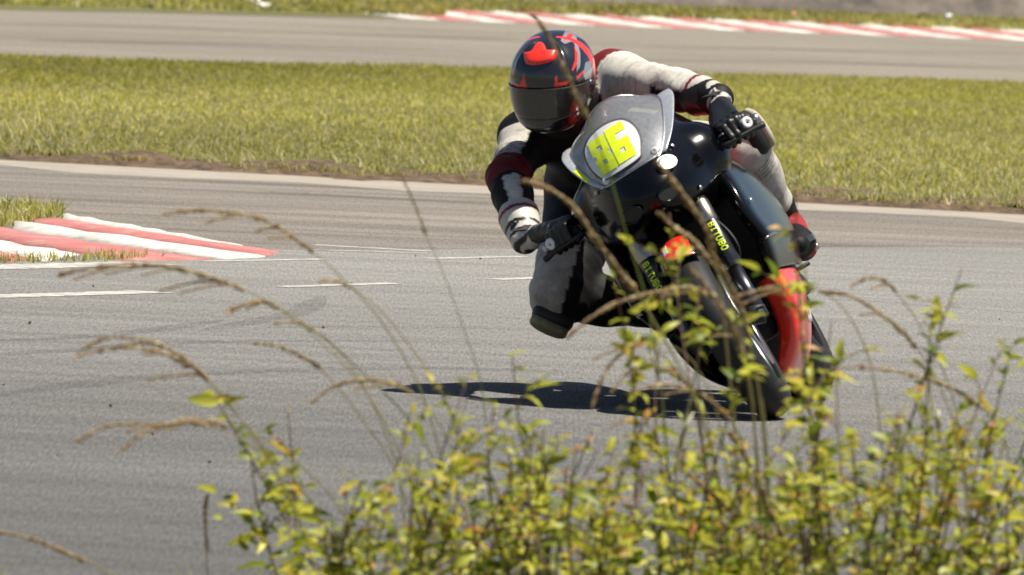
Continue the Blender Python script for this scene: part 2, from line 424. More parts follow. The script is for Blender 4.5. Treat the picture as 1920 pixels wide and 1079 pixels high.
strip('dusty_track_edge', lambda x: far_edge(x) - 0.7 + 0.2 * math.sin(x * 1.9) + 0.3 * math.sin(x * 4.1) + .15 * math.sin(x * 9.7), lambda x: far_edge(x) + 0.35, 0.0010, 'dust')
strip('infield', lambda x: inf_near(x) + 0.25, inf_far, 0.028, 'turf')
strip('back_track', lambda x: inf_far(x) - 3.0, lambda x: ft_far_r(x) + 3.5, 0.0, 'asphalt_far')
strip('far_verge', lambda x: (ft_far(x) if x < -0.6 else ft_far_r(x) + 2.6), lambda x: 118, 0.004, 'turf')
strip('near_verge', lambda x: 5, lambda x: near_edge(x) + 0.1, 0.003, 'turf')

def rough_sheet(name, xs, rows, mat, amp, sc, seed, parent=None, kind='structure'):
    """rows: list of (y function, z); displaced earth"""
    v = []
    for yf, z in rows: v += [(x, yf(x), z) for x in xs]
    v = np.array(v); n = len(xs)
    d = wav(v, sc, seed) + 0.6 * wav(v, sc * 2.7, seed + 1) + 0.4 * wav(v, sc * 6.1, seed + 2)
    v[:, 2] += amp * d; v[:, 1] += amp * 1.5 * wav(v, sc * 1.7, seed + 5)
    f = np.array([(j * n + i, j * n + i + 1, (j + 1) * n + i + 1, (j + 1) * n + i) for j in range(len(rows) - 1) for i in range(n - 1)])
    return tag(obj(name, v, f, mat, parent), kind=kind)
xs = np.arange(-XW, XW, 0.035)
rough_sheet('soil_edge', xs, [(lambda x, k=k: inf_near(x) - 0.30 + 0.35 * math.sin(x * .9) * .5 + 0.1 * k, z) for k, z in enumerate((-0.03, -0.012, -0.004, 0.004, 0.014, 0.024, 0.03, 0.03, 0.02, 0.0))], 'soil', 0.020, 8, 3)
xs = np.arange(-1.9, 26, 0.12)
bankb = lambda x: ft_far_r(x) + 6.5
rough_sheet('earth_bank', xs, [(lambda x, k=k: bankb(x) + 0.30 * k, 0.02 + z) for k, z in enumerate((-0.1, 0.1, 0.3, 0.55, 0.85, 1.2, 1.5, 1.75, 1.95, 2.1, 2.15, 2.1))], 'bank', 0.10, 2.2, 8)

# ---- grass as stuff
def grass(name, n, xr, yfn, zf, h, wd, cols, seed, lean=0.5, clump=0.6, density=None):
    r_ = np.random.default_rng(seed)
    x = r_.uniform(xr[0], xr[1], n); s = r_.uniform(0, 1, n)
    y0 = np.array([yfn[0](a) for a in x]); y1 = np.array([yfn[1](a) for a in x]); y = y0 + (y1 - y0) * s
    q = np.stack([x, y * 0.45, 0 * x], 1)
    c1 = wav(q, 2.2, seed) * clump + wav(q, 7, seed + 1) * clump * 0.6
    if density is not None:
        keep = r_.uniform(0, 1, n) < density(x, y, s, c1); x, y, s, c1, q = x[keep], y[keep], s[keep], c1[keep], q[keep]; n = len(x)
    hh = h[0] + (h[1] - h[0]) * r_.beta(1.6, 3.2, n); hh *= np.clip(1 + 0.22 * c1, 0.45, 1.9)
    az = r_.uniform(0, 6.283, n); ln = r_.normal(0, lean, n); la = r_.uniform(0, 6.283, n)
    wv = np.stack([np.cos(az), np.sin(az), 0 * az], 1) * (wd * r_.uniform(0.6, 1.5, n))[:, None]
    lv = np.stack([np.cos(la) * ln, np.sin(la) * ln, np.ones(n)], 1)
    base = np.stack([x, y, zf(x, y)], 1)
    mid = base + lv * np.array([0.55, 0.55, 0.6]) * hh[:, None]; tip = base + lv * np.array([1.25, 1.25, 1.0]) * hh[:, None]
    V = np.stack([base - wv, base + wv, mid + wv * 0.7, mid - wv * 0.7, tip], 1).reshape(-1, 3)
    k = np.arange(n)[:, None] * 5
    T = np.concatenate([k + np.array([[0, 1, 2]]), k + np.array([[0, 2, 3]]), k + np.array([[3, 2, 4]])], 0)
    C = cols(r_, n, s, c1, q); C = np.repeat(C, 5, axis=0).reshape(n, 5, 3)
    C[:, 0:2] *= 0.94
    return tag(obj(name, V, T, 'grass', smooth=False, colors=C.reshape(-1, 3)), kind='stuff')
GREEN = np.array([(0.34, 0.338, 0.045), (0.47, 0.435, 0.06), (0.56, 0.48, 0.14), (0.21, 0.225, 0.042), (0.62, 0.55, 0.33)])
def gcol(weights_lo, weights_hi):
    def fn(r_, n, s, c1, q):
        wl, wh = np.array(weights_lo, float), np.array(weights_hi, float)
        k = np.clip(s * 1.15, 0, 1)[:, None]; W = wl / wl.sum() * (1 - k) + wh / wh.sum() * k
        u = r_.uniform(0, 1, n)[:, None]; i = (u > np.cumsum(W, 1)).sum(1).clip(0, 4)
        C = GREEN[i] * r_.uniform(0.75, 1.25, n)[:, None]
        big = np.clip(.5 + .55 * wav(q * np.array([1, 2.4, 1]), 1.6, 77) + .35 * wav(q, 5.0, 78), 0, 1)[:, None]
        C = C * (1 - .38 * big) + np.array([.50, .45, .19]) * (.38 * big)
        return C * np.clip(1 + 0.13 * c1 + 0.2 * wav(q, 0.9, 55), 0.45, 1.5)[:, None]
    return fn
g = grass('infield_grass', 520000, (-9, 9), (lambda x: inf_near(x) - .12 + .22 * math.sin(x * 3.1) * math.sin(x * 7.7 + 1), inf_far), lambda x, y: 0.022 + 0 * x, (0.010, 0.050), 0.0038,
          gcol([3, 5, 4, 1.2, 7], [4, 8, 5, 1.0, 0.8]), 21, density=lambda x, y, s, c: 0.22 + 0.8 * (np.abs(x) < 4.2))
g['label'] = 'sunlit yellow-green grass growing on the infield between the two tracks'
g = grass('dry_infield_grass', 16000, (-5, 5), (lambda x: inf_near(x) + .15, lambda x: inf_near(x) + 6), lambda x, y: 0.022 + 0 * x, (0.02, 0.11), 0.0035,
          gcol([1, 2, 3, 1, 9], [2, 3, 3, 1, 4]), 25, lean=.6, density=lambda x, y, s, c: np.clip(.6 + .5 * c - .5 * s, .05, 1))
g['label'] = 'taller pale dry blades along the front edge of the infield'
g = grass('verge_grass', 60000, (-9, 9), (lambda x: (ft_far(x) - 0.1 if x < -0.6 else ft_far_r(x) + 2.3), lambda x: (114 if x < -2 else bankb(x) + 1.0)),
          lambda x, y: 0.03 + 0 * x, (0.02, 0.085), 0.008, gcol([3, 4, 3, 3, 2], [3, 4, 3, 3, 1.5]), 22)
g['label'] = 'darker rough grass on the verge beyond the far track'
g = grass('near_verge_grass', 42000, (-3.2, 3.2), (lambda x: 25.5, lambda x: near_edge(x) - 0.05),
          lambda x, y: 0.003 + 0 * x, (0.03, 0.14), 0.004, gcol([3, 2, 3, 3, 3], [3, 3, 3, 3, 4]), 23)
g['label'] = 'mixed green and dry grass at the foot of the shrubs'

# ---- kerbs: every painted block is a part
def kerb_block(quad, h, mat, parent, seed, name='painted_block'):
    """a cast block: quad corners (near-left, near-right, far-right, far-left); rounded top"""
    r_ = random.Random(seed); A, B, C, D = [Vector(q) for q in quad]; nu, nv = 14, 5; v = []
    for j in range(nv):
        for i in range(nu):
            s, u = j / (nv - 1), i / (nu - 1)
            p = (A.lerp(D, u)).lerp(B.lerp(C, u), s)
            hh = h(u) * (1 - (2 * s - 1) ** 4 * 0.75) if 0 < j < nv - 1 or True else 0
            p = p + Vector((r_.uniform(-.012, .012), r_.uniform(-.03, .03), 0)); p.z = hh + r_.uniform(-.004, .004)
            v.append(p)
    f = [(j * nu + i, j * nu + i + 1, (j + 1) * nu + i + 1, (j + 1) * nu + i) for j in range(nv - 1) for i in range(nu - 1)]
    # skirts down to the ground
    rim = [i for i in range(nu)] + [j * nu + nu - 1 for j in range(1, nv)] + [(nv - 1) * nu + i for i in range(nu - 2, -1, -1)] + [j * nu for j in range(nv - 2, 0, -1)]
    k = len(v)
    for q in rim: v.append(Vector((v[q].x, v[q].y, -0.03)))
    for a in range(len(rim)):
        b_ = (a + 1) % len(rim); f.append((rim[a], k + a, k + b_, rim[b_]))
    return obj(name, v, f, mat, parent)
fk = empty('far_kerb', G(1300, 60)); inv = fk.location
tag(fk, 'red and white striped kerb along the outside of the far track below the earth bank', 'kerb')
i = 0; x = -2.2
while x < 9.5:
    a = ft_far_r(x); skew = 0.72; wdt = 0.292
    # blocks lie slantwise across a 2.6 m wide kerb
    q = [(x + skew, ft_far_r(x + skew) - 0.1, 0), (x + skew + wdt - .01, ft_far_r(x + skew + wdt) - 0.1, 0), (x + wdt - .01, ft_far_r(x) + 2.9, 0), (x, ft_far_r(x) + 2.9, 0)]
    if x + skew > -0.93:
        q = [Vector(p) - inv for p in q]
        kerb_block(q, lambda u: 0.008 + 0.035 * u, 'kerb_red' if i % 2 else 'kerb_white', fk, i)
    x += wdt; i += 1
# near apex kerb at the left: long slanting stripes narrowing to a point
nk = empty('apex_kerb', G(300, 470)); inv = nk.location
tag(nk, 'red and white striped apex kerb tapering to a point beside the grass island', 'kerb')
def gs(p): return G(*p)
band = [  # each stripe as a parallelogram: (left-top, right-tip-top, right-tip-bottom, left-bottom)
    ('kerb_white', (125, 413), (445, 460), (455, 466), (118, 419)),
    ('kerb_red', (118, 420), (520, 473), (505, 481), (40, 424)),
    ('kerb_white', (35, 424), (500, 482), (420, 487), (25, 436)),
    ('kerb_red', (-70, 425), (400, 488), (230, 490), (-80, 440)),
    ('kerb_white', (-70, 447), (150, 477), (80, 491), (-80, 462)),
    ('kerb_red', (-75, 463), (60, 486), (20, 493), (-80, 478)),
]
for i, (mt, lt, rt, rb, lb) in enumerate(band):
    A, B, C, D = [gs(p) - inv for p in (lb, lt, rt, rb)]
    kerb_block([A, B, C, D], lambda u: 0.008 + 0.022 * (1 - u), mt, nk, 100 + i)
for nm, pts, n_, h_, sd in (('island_grass', [(-300, 425), (60, 427), (115, 414), (120, 402), (0, 392), (-300, 370)], 14000, (0.025, 0.11), 41),
                            ('kerb_weeds', [(-300, 494), (30, 494), (150, 491), (310, 487), (210, 476), (130, 486), (-300, 489)], 5000, (0.012, 0.055), 42)):
    poly = [(G(*p).x, G(*p).y) for p in pts]
    x0, x1 = min(p[0] for p in poly), max(p[0] for p in poly); y0, y1 = min(p[1] for p in poly), max(p[1] for p in poly)
    g = grass(nm, n_, (x0, x1), (lambda x: y0, lambda x: y1), lambda x, y: 0.0 * x, h_, 0.0032, gcol([3, 3, 3, 4, 3], [3, 3, 3, 4, 3]), sd,
              density=lambda x, y, s, c: inpoly(x, y, poly) * np.clip(0.75 + 0.5 * c, 0.1, 1))
    g['label'] = {'island_grass': 'tufty grass on the island behind the apex kerb', 'kerb_weeds': 'low weeds growing along the front edge of the apex kerb'}[nm]

# ---- painted lines on the track
def line(a, b, w0, seed):
    A, B = G(*a, 0.0016), G(*b, 0.0016); d = (B - A); n_ = 40; v = []; r_ = random.Random(seed)
    nrm = Vector((-d.y, d.x, 0)).normalized()
    for i in range(n_ + 1):
        t_ = i / n_; p = A.lerp(B, t_); e = w0 / 4
        v += [p + nrm * (e * r_.uniform(.8, 1.15)), p - nrm * (e * r_.uniform(.8, 1.15))]
    return obj('painted_line', v, [(2 * i, 2 * i + 1, 2 * i + 3, 2 * i + 2) for i in range(n_)], 'line_white')
for i, (a, b, w0) in enumerate([((-60, 557), (292, 547), 0.30), ((525, 538), (742, 531), 0.16), ((590, 459), (805, 471), 0.20), ((570, 468), (800, 475), 0.12),
                                ((800, 485), (985, 481), 0.14), ((925, 524), (1010, 521), 0.16), ((380, 490), (610, 486), 0.12), ((-60, 502), (290, 494), 0.5)]):
    tag(line(a, b, w0, i), kind='structure')
# skid marks: rubber laid on the asphalt, each with its own curve
mk, t_, b_ = new_mat('skid_rubber'); b_.inputs['Base Color'].default_value = (0.050, 0.049, 0.049, 1); b_.inputs['Roughness'].default_value = 0.8
nn = N(t_, 'ShaderNodeTexNoise'); nn.inputs['Scale'].default_value = 30; nn.inputs['Detail'].default_value = 5
tcn = N(t_, 'ShaderNodeTexCoord'); rr = N(t_, 'ShaderNodeMapRange'); rr.inputs[1].default_value = .35; rr.inputs[2].default_value = .75; rr.inputs[3].default_value = 0; rr.inputs[4].default_value = 0.38
tp = N(t_, 'ShaderNodeBsdfTransparent'); mz = N(t_, 'ShaderNodeMixShader')
t_.links.new(tcn.outputs['Object'], nn.inputs['Vector']); t_.links.new(nn.outputs['Fac'], rr.inputs[0]); t_.links.new(rr.outputs[0], mz.inputs[0])
t_.links.new(tp.outputs[0], mz.inputs[1]); t_.links.new(b_.outputs[0], mz.inputs[2]); t_.links.new(mz.outputs[0], t_.nodes['Material Output'].inputs['Surface'])
M['skid'] = mk
def skid(pts, wd, z):
    c = smooth_path([G(*p, z) for p in pts], 30); v = []
    for i, p in enumerate(c):
        d = (c[min(i + 1, 29)] - c[max(i - 1, 0)]); n_ = Vector((-d.y, d.x, 0)).normalized(); e = wd / 2 * min(1, 0.15 + i / 6, 0.15 + (29 - i) / 6)
        v += [p + n_ * e, p - n_ * e]
    tag(obj('skid_mark', v, [(2 * i, 2 * i + 1, 2 * i + 3, 2 * i + 2) for i in range(29)], 'skid'), kind='structure')
for i, (pts, wd) in enumerate([([(380, 620), (480, 602), (560, 585), (605, 555)], 0.10), ([(-40, 668), (150, 655), (420, 640), (800, 640)], 0.12),
                               ([(480, 357), (720, 372), (960, 385)], 0.25), ([(60, 372), (300, 384), (560, 396)], 0.2), ([(-40, 640), (200, 628), (420, 600)], 0.10),
                               ([(-20, 742), (300, 705), (700, 690), (1100, 695)], 0.14), ([(430, 615), (700, 612), (960, 618)], .08), ([(1560, 560), (1700, 570), (1960, 590)], .1)]):
    skid(pts, wd, 0.0021 + 0.0003 * i)
for i, (pts, wd) in enumerate([([(-40, 45), (300, 52), (700, 66), (960, 72)], 0.7), ([(60, 78), (400, 82), (900, 97)], 0.5), ([(1100, 110), (1500, 118), (1960, 128)], .6), ([(1200, 88), (1600, 95), (1960, 104)], .5)]):
    skid(pts, wd, 0.0006 + .0003 * i)
# small stones lying on the track
r_ = random.Random(5); mbs = MB()
for i in range(22):
    p = G(r_.uniform(0, 1920), r_.uniform(350, 900), 0.004); s = r_.uniform(.002, .005); mbs.add(*box_g(p + Vector((0, 0, s * .4)), (s * 2, s * 1.6, s), frame_from((r_.uniform(-1, 1), r_.uniform(-1, 1), r_.uniform(-1, 1)))))
tag(mbs.build('track_grit', 'soil', smooth=False), 'scattered grit lying on the asphalt', kind='stuff')

# ---- litter on the far verge
def litter(px, py, Y, size, mat, label, seed):
    r_ = random.Random(seed); bm = bmesh.new(); bmesh.ops.create_icosphere(bm, subdivisions=2, radius=1)
    for v in bm.verts: v.co = Vector((v.co.x * size[0], v.co.y * size[1], v.co.z * size[2])) * r_.uniform(.65, 1.2)
    me = bpy.data.meshes.new('litter'); bm.to_mesh(me); bm.free(); me.materials.append(M[mat])
    c = P(px, py, Y); c.z = max(0.05 + size[2] * .6, c.z)
    tag(link('litter', me, loc=c), label, 'litter', 'litter on the far verge')
litter(476, 8, 103.5, (.05, .05, .03), 'litter_white', 'crumpled white scrap of plastic lying in the verge grass', 1)
litter(325, 6, 104, (.03, .03, .02), 'litter_pink', 'small pink scrap lying in the verge grass', 2)
litter(490, 27, 101.5, (.06, .05, .02), 'slider_pale' if False else 'litter_white', 'flat pale rag at the far edge of the back track', 3)
litter(1778, 35, 108, (.035, .03, .04), 'litter_white', 'white paper cup lying above the far kerb', 4)
litter(1488, 39, 107.5, (.03, .03, .025), 'litter_pink', 'faded orange scrap lying above the far kerb', 5)

# ================================================================== MOTORCYCLE (local: forward -y, viewer's right +x, up z)
LEAN, YAW = R(34.3), R(6.0)
C0 = G(1444, 786)
RB = Matrix.Rotation(-YAW, 3, 'Z') @ Matrix.Rotation(-LEAN, 3, 'Y')
OFF = Vector((0, 0, 0.060)) - RB @ Vector((0, 0, 0.060))
BT = C0 + OFF
def BW(p): return BT + RB @ Vector(p)          # bike-local -> world
bike = empty('racing_motorcycle', BT)
bike.rotation_mode = 'QUATERNION'; bike.rotation_quaternion = RB.to_quaternion()
tag(bike, 'black and red racing motorcycle numbered 86 leaning hard into the corner', 'motorcycle')

def wheel(name, c, Rr, wdt, steer=0.0, discs=(1, -1), disc_r=0.155):
    ax = Vector((math.cos(steer), math.sin(steer), 0)); X, Y_, D = frame_from(ax); c = Vector(c); rim_r = Rr - wdt * 0.50
    hub = MB().add(*lathe_g([(-.06, .012), (-.06, .032), (-.02, .040), (.02, .040), (.06, .032), (.06, .012)], c, ax, 24))
    w_ = hub.build(name, 'dark_metal', bike)
    prof = []
    for k in range(25):
        a = -math.pi * 0.62 + 2 * math.pi * 0.62 * k / 24
        prof.append((wdt / 2 * math.sin(a) * 1.0, Rr - wdt / 2 + wdt / 2 * math.cos(a) * (1.0 if abs(a) < 1.57 else 1.1)))
    prof += [(wdt * .30, rim_r - .004), (-wdt * .30, rim_r - .004)]
    tag(MB().add(*lathe_g(prof, c, ax, 96, True)).build('tyre', 'rubber', w_))
    rp = [(-wdt * .40, rim_r + .006), (-wdt * .38, rim_r - .012), (-wdt * .22, rim_r - .03), (wdt * .22, rim_r - .03), (wdt * .38, rim_r - .012), (wdt * .40, rim_r + .006), (wdt * .3, rim_r + .0), (0, rim_r - .012), (-wdt * .3, rim_r + 0)]
    MB().add(*lathe_g(rp, c, ax, 72, True)).build('rim', 'dark_metal', w_)
    for k in range(5):
        a = 2 * math.pi * k / 5 + .3; e = X * math.cos(a) + Y_ * math.sin(a); tq = D.cross(e)
        for s in (-1, 1):
            MB().add(*tube_g([c + e * .03 + D * s * .02, c + e * (rim_r * .55) + D * s * .018 + tq * s * .012, c + e * (rim_r - .022) + D * s * .012 + tq * s * .03], [.014, .011, .012], 6)).build('spoke', 'dark_metal', w_)
    for s in discs:
        MB().add(*lathe_g([(s * .058, .085), (s * .058, disc_r), (s * .063, disc_r), (s * .063, .085)], c, ax, 48, True)).build('brake_disc', 'metal', w_)
    return w_
wheel('front_wheel', (0, 0, .300), .300, .120, R(1.5))
wheel('rear_wheel', (0, 1.40, .312), .312, .185, 0, (1,), .11)

# ---- fork legs with lettering
def glyph(ch):
    F = {'B': ["11110", "10001", "11110", "10001", "11110"], 'I': ["01110", "00100", "00100", "00100", "01110"], 'T': ["11111", "00100", "00100", "00100", "00100"],
         'U': ["10001", "10001", "10001", "10001", "01110"], 'O': ["01110", "10001", "10001", "10001", "01110"]}
    return F[ch]
RAKE = R(23)
fdir = Vector((0, math.sin(RAKE), math.cos(RAKE)))
for s in (1, -1):
    x = .108 * s; a0 = Vector((x, -.02, .30))
    leg = MB().add(*tube_g([a0 + fdir * t_ for t_ in (.16, .165, .34, .345, .62)], [.026, .030, .031, .029, .029], 24)).build('fork_leg', 'fork', bike)
    MB().add(*tube_g([a0 + fdir * .0, a0 + fdir * .17], .0225, 20)).build('inner_tube', 'dark_metal', leg)
    MB().add(*tube_g([a0 + fdir * .325, a0 + fdir * .33, a0 + fdir * .40, a0 + fdir * .405], [.030, .0325, .0325, .030], 24)).build('fork_collar', 'gold', leg)
    foot = MB().add(*tube_g([a0 + fdir * .02, a0 + Vector((-s * .02, 0, -.03))], [.027, .024], 14)).add(*lathe_g([(-.02, .001), (-.02, .022), (.02, .022), (.02, .001)], (x, 0, .30), (1, 0, 0), 20)).build('axle_clamp', 'black_matt', leg)
    cal = MB().add(*box_g((x - s * .040, .105, .385), (.050, .060, .115), (Vector((1, 0, 0)), Vector((0, .9, -.42)).normalized(), Vector((0, .42, .9)).normalized())))
    cal.add(*tube_g([(x - s * .03, .03, .37), (x - s * .03, .10, .39)], .012, 8))
    cal.build('brake_caliper', 'black_matt', bike, smooth=False, bevel=.008)
    # lettering down the leg (on the face towards the front and outside)
    nrm = Vector((s * .25, -1, 0.2)); nrm = (nrm - fdir * nrm.dot(fdir)).normalized(); side = fdir.cross(nrm)
    let = MB(); px_ = .0029; base = a0 + fdir * .315
    for k, ch in enumerate('BITUBO'):
        gph = glyph(ch)
        for ri, row in enumerate(gph):
            for ci, b__ in enumerate(row):
                if b__ == '1':
                    dn = (k * 6 + ci) * px_; lat = (2 - ri) * px_ * 1.55
                    ang = lat / .0325; pn = nrm * math.cos(ang) + side * math.sin(ang)
                    c_ = base - fdir * dn + pn * .0325
                    let.add(*box_g(c_, (px_ * 1.6, px_ * 1.04, .0012), (fdir.cross(pn), fdir, pn)))
    let.build('lettering', 'neon', leg, smooth=False)
# ---- front mudguard: black with a red lip carrying a white marking
def fender(a0, a1, off, wd, n=24, m_=9, lift=0.0):
    rows = []
    for i in range(n):
        a = a0 + (a1 - a0) * i / (n - 1); row = []
        for j in range(m_):
            s = -1 + 2 * j / (m_ - 1); th = s * 1.25
            rr_ = .300 + off - (1 - math.cos(th)) * wd * .62
            row.append(Vector((wd * math.sin(th) * .80, -math.sin(a) * rr_, .300 + math.cos(a) * rr_)))
        rows.append(row)
    return rows
rows = fender(R(-62), R(38), .020, .082)
v, f = loft_g(rows, 30, 13); fo = solid(obj('front_mudguard', v, f, 'black_gloss', bike), .003)
rows = fender(R(10), R(37.5), .0225, .078); v, f = loft_g([r_[1:8] for r_ in rows], 16, 13); solid(obj('red_lip', v, f, 'red_gloss', fo), .002)
rows = fender(R(16), R(27), .0245, .078); v, f = loft_g([r_[2:4] for r_ in rows], 8, 5); solid(obj('white_marking', v, f, 'white_gloss', fo), .001)

# ---- windscreen
zc_ = [.855, .90, .95, 1.00, 1.04, 1.072, 1.090]; yc_ = [.035, .065, .115, .185, .255, .335, .40]
wz_ = [.095, .128, .150, .160, .150, .125, .100]; dz_ = [0, 0, 0, .004, .022, .036, .045]
KX = 4.2
def interp(z, A, B): return float(np.interp(z, A, B))
_pf = np.polyfit(zc_, yc_, 3)
def SY(x, z): return float(np.polyval(_pf, z)) + KX * x * x
rows = []
for k in range(len(zc_)):
    row = []
    for s in np.linspace(-1, 1, 15):
        x = s * wz_[k]; row.append(Vector((x, SY(x, zc_[k]), zc_[k] - dz_[k] * s * s)))
    rows.append(row)
v, f = loft_g(rows, 30, 41)
scr = solid(obj('windscreen', v, f, 'screen', bike), .004)
edge = [r_[-1] for r_ in rows][::-1]; rim = [r_[0] for r_ in rows] + rows[-1][1:-1] + edge + rows[0][1:-1][::-1]
MB().add(*tube_g(smooth_path(rim + [rim[0]], 160), .0028, 6)).build('screen_rim', 'metal', scr)
for s in (1, -1):           # turned-out side flanges
    fr = []
    for k in range(0, 5):
        e = rows[k][-1 if s > 0 else 0]
        wf = (.020, .028, .036, .044, .044)[k] * (1 if s > 0 else .62)
        fr.append([e + Vector((0, .002, 0)), e + Vector((s * wf * .5, .000, .002)), e + Vector((s * wf, -.004, .000))])
    v, f = loft_g(fr, 20, 7); fo_ = solid(obj('screen_flange', v, f, 'screen_sunlit', scr), .003)
    if s < 0:
        sv = [[fr[k][0].lerp(fr[k][2], u_) + Vector((0, -.008, 0)) for u_ in (.15, .5, .85)] for k in (1, 2)]
        v, f = loft_g(sv, 6, 5); solid(obj('yellow_tape', v, f, 'neon', fo_), .001)
for s, nm in ((1, 'screen_bolt'), (-1, 'screen_bolt')):
    MB().add(*lathe_g([(0, .0005), (.004, .009), (0, .012)], (s * .085, SY(s * .085, .872) - .006, .872), (0, -1, .3), 14)).build(nm, 'white_gloss', scr)
# ---- number plate on the screen
plate2 = [(-.112, .955), (-.104, .985), (-.075, 1.010), (-.02, 1.020), (.035, 1.008), (.062, .975), (.066, .935), (.050, .895), (.030, .878), (-.07, .876), (-.092, .885), (-.108, .92)]
cx_, cz_ = -.022, .945
def onscr(x, z, off): return Vector((x, SY(x, z) - off, z))
def plate(name, sc_, off, mat, parent):
    n_ = len(plate2); v = [onscr(cx_, cz_, off)]; f = []; RN = 6; M_ = 48
    pl = smooth_path([Vector((p[0], p[1], 0)) for p in plate2 + [plate2[0]]], M_ + 1)[:-1]
    for r_ in range(1, RN + 1):
        for p in pl:
            x = cx_ + (p.x - cx_) * sc_ * r_ / RN; z = cz_ + (p.y - cz_) * sc_ * r_ / RN; v.append(onscr(x, z, off))
    for k in range(M_):
        k2 = (k + 1) % M_; f.append((0, 1 + k, 1 + k2))
        for r_ in range(RN - 1):
            a = 1 + r_ * M_; b__ = 1 + (r_ + 1) * M_; f.append((a + k, b__ + k, b__ + k2, a + k2))
    return obj(name, v, f, mat, parent)
pl_ = plate('number_plate', 1.06, .007, 'sticker_ink', bike); solid(pl_, .0015)
plate('plate_face', 1.0, .0115, 'plate_white', pl_)
def digit(rects, x0, z0, sx, sz):
    mb = MB()
    for (a, b__, c_, d_) in rects:
        nx, nz = 4, 5; v = []
        for j in range(nz):
            for i in range(nx):
                v.append(onscr(x0 + (a + (c_ - a) * i / (nx - 1)) * sx, z0 + (b__ + (d_ - b__) * j / (nz - 1)) * sz, .0145))
        mb.add(v, [(j * nx + i, j * nx + i + 1, (j + 1) * nx + i + 1, (j + 1) * nx + i) for j in range(nz - 1) for i in range(nx - 1)])
    mb.build('digit', 'neon', pl_)
# glyph grid 5 wide x 9 high; heavy block figures
d8 = [(0, 0, 5, 2), (0, 2, 1.9, 3.2), (3.1, 2, 5, 3.2), (0, 3.2, 5, 3.9), (.7, 3.9, 4.3, 5.0), (0, 5.0, 5, 5.6), (0, 5.6, 1.8, 6.9), (3.2, 5.6, 5, 6.9), (0, 6.9, 5, 9)]
d6 = [(0, 0, 5, 2), (0, 2, 1.9, 3.2), (3.1, 2, 5, 3.2), (0, 3.2, 5, 5.2), (0, 5.2, 2.2, 6.9), (0, 6.9, 5, 9)]
digit(d8, -.088, .890, .0122, .0122); digit(d6, -.0235, .892, .0122, .0126)
# ---- nose cowl
rows = []
for (z, xs_, yn, yb, pw) in [(.975, .150, .27, .43, 1.2), (.925, .178, .135, .46, 1.2), (.875, .205, .060, .50, 1.15), (.82, .222, .005, .53, 1.1), (.76, .226, -.02, .55, 1.1), (.70, .222, .015, .56, 1.1), (.655, .21, .10, .56, 1.1), (.635, .19, .16, .56, 1.1)]:
    rows.append([Vector((xs_ * math.sin(R(a)), yn + (yb - yn) * (1 - math.cos(R(a))) ** pw, z)) for a in np.linspace(-90, 90, 19)])
v, f = loft_g(rows, 40, 49)
bd = Vector((.59, -.70, .41)).normalized()
for s in (1, -1):
    for k, p in enumerate(v):
        cc = Vector((s * .218, .235, .842)) - Vector((s * bd.x, bd.y, bd.z)) * .112; q = p - cc; L_ = q.length
        v[k] = cc + q * ((L_ ** 9 + .112 ** 9) ** (1 / 9) / L_)
cowl = solid(obj('nose_cowl', v, f, 'black_cowl', bike), .004, 1)
# oval sticker on the cheek
def cowl_pt(a, z):
    zz = [.975, .925, .875, .82, .76, .70, .655]; k = zz.index(z) if z in zz else 0
    return rows[k][a]
oc = Vector((.094, .045, .817)); on = Vector((.50, -.82, .30)).normalized(); ou = Vector((0, .3, .95)); ou = (ou - on * ou.dot(on)).normalized(); os_ = ou.cross(on)
def disc(name, c, u, vv, n_, ru, rv, mat, par, th=.002):
    pts = [c + u * math.cos(2 * math.pi * k / 40) * ru + vv * math.sin(2 * math.pi * k / 40) * rv for k in range(40)]
    top = [p + n_ * th for p in pts]
    return obj(name, pts + top, [tuple(range(40, 80))] + [(k, (k + 1) % 40, 40 + (k + 1) % 40, 40 + k) for k in range(40)], mat, par, False)
# keep the sticker just proud of the shell
bvh_v, bvh_f = v, f
from mathutils.bvhtree import BVHTree
bt = BVHTree.FromPolygons([Vector(p) for p in v], f)
hit = bt.find_nearest(oc); oc = hit[0]; on = hit[1] if hit[1].y < 0 else -hit[1]
ou = (Vector((0, 0, 1)) - on * on.z).normalized(); os_ = ou.cross(on)
st = disc('oval_sticker', oc + on * .012, os_, ou, on, .036, .026, 'white_gloss', cowl, .002)
ink = MB()
for k in range(9):
    a = math.pi * (0.18 + 0.64 * k / 8); c_ = oc + on * .0155 + os_ * math.cos(a) * .029 + ou * math.sin(a) * .0195
    ink.add(*box_g(c_, (.0035, .006, .0008), (os_, ou, on)))
ink.build('ring_marks', 'sticker_ink', st, smooth=False)
for s in (1, -1):
    # intake mouths set into the nose, each with a lip
    ic = bt.find_nearest(Vector((s * .062, .0, .745))); n_ = ic[1] if ic[1].y < 0 else -ic[1]; u_ = (Vector((0, 0, 1)) - n_ * n_.z).normalized(); w_ = u_.cross(n_)
    im = disc('intake_mouth', ic[0] + n_ * .004, w_, u_, n_, .040, .022, 'black_matt', cowl, .004)
    ring = [ic[0] + n_ * .010 + w_ * math.cos(a) * .042 + u_ * math.sin(a) * .024 for a in np.linspace(0, 2 * math.pi, 33)]
    MB().add(*tube_g(ring, .003, 6)).build('intake_lip', 'black_gloss', im)
    MB().add(*tube_g(smooth_path([(s * .05, .20, .70), (s * .13, .10, .60), (s * .15, .06, .50), (s * .10, .11, .43)], 20), .0045, 8)).build('brake_hose', 'black_matt', bike)
    for (bx, bz) in ((.155, .70), (.12, .668), (.17, .88)):
        hh = bt.find_nearest(Vector((s * bx, .10, bz))); n_ = hh[1] if hh[1].y < 0 else -hh[1]
        MB().add(*lathe_g([(.003, .0005), (.003, .005), (0, .008)], hh[0] + n_ * .0055, n_, 10)).build('cowl_bolt', 'metal', cowl)
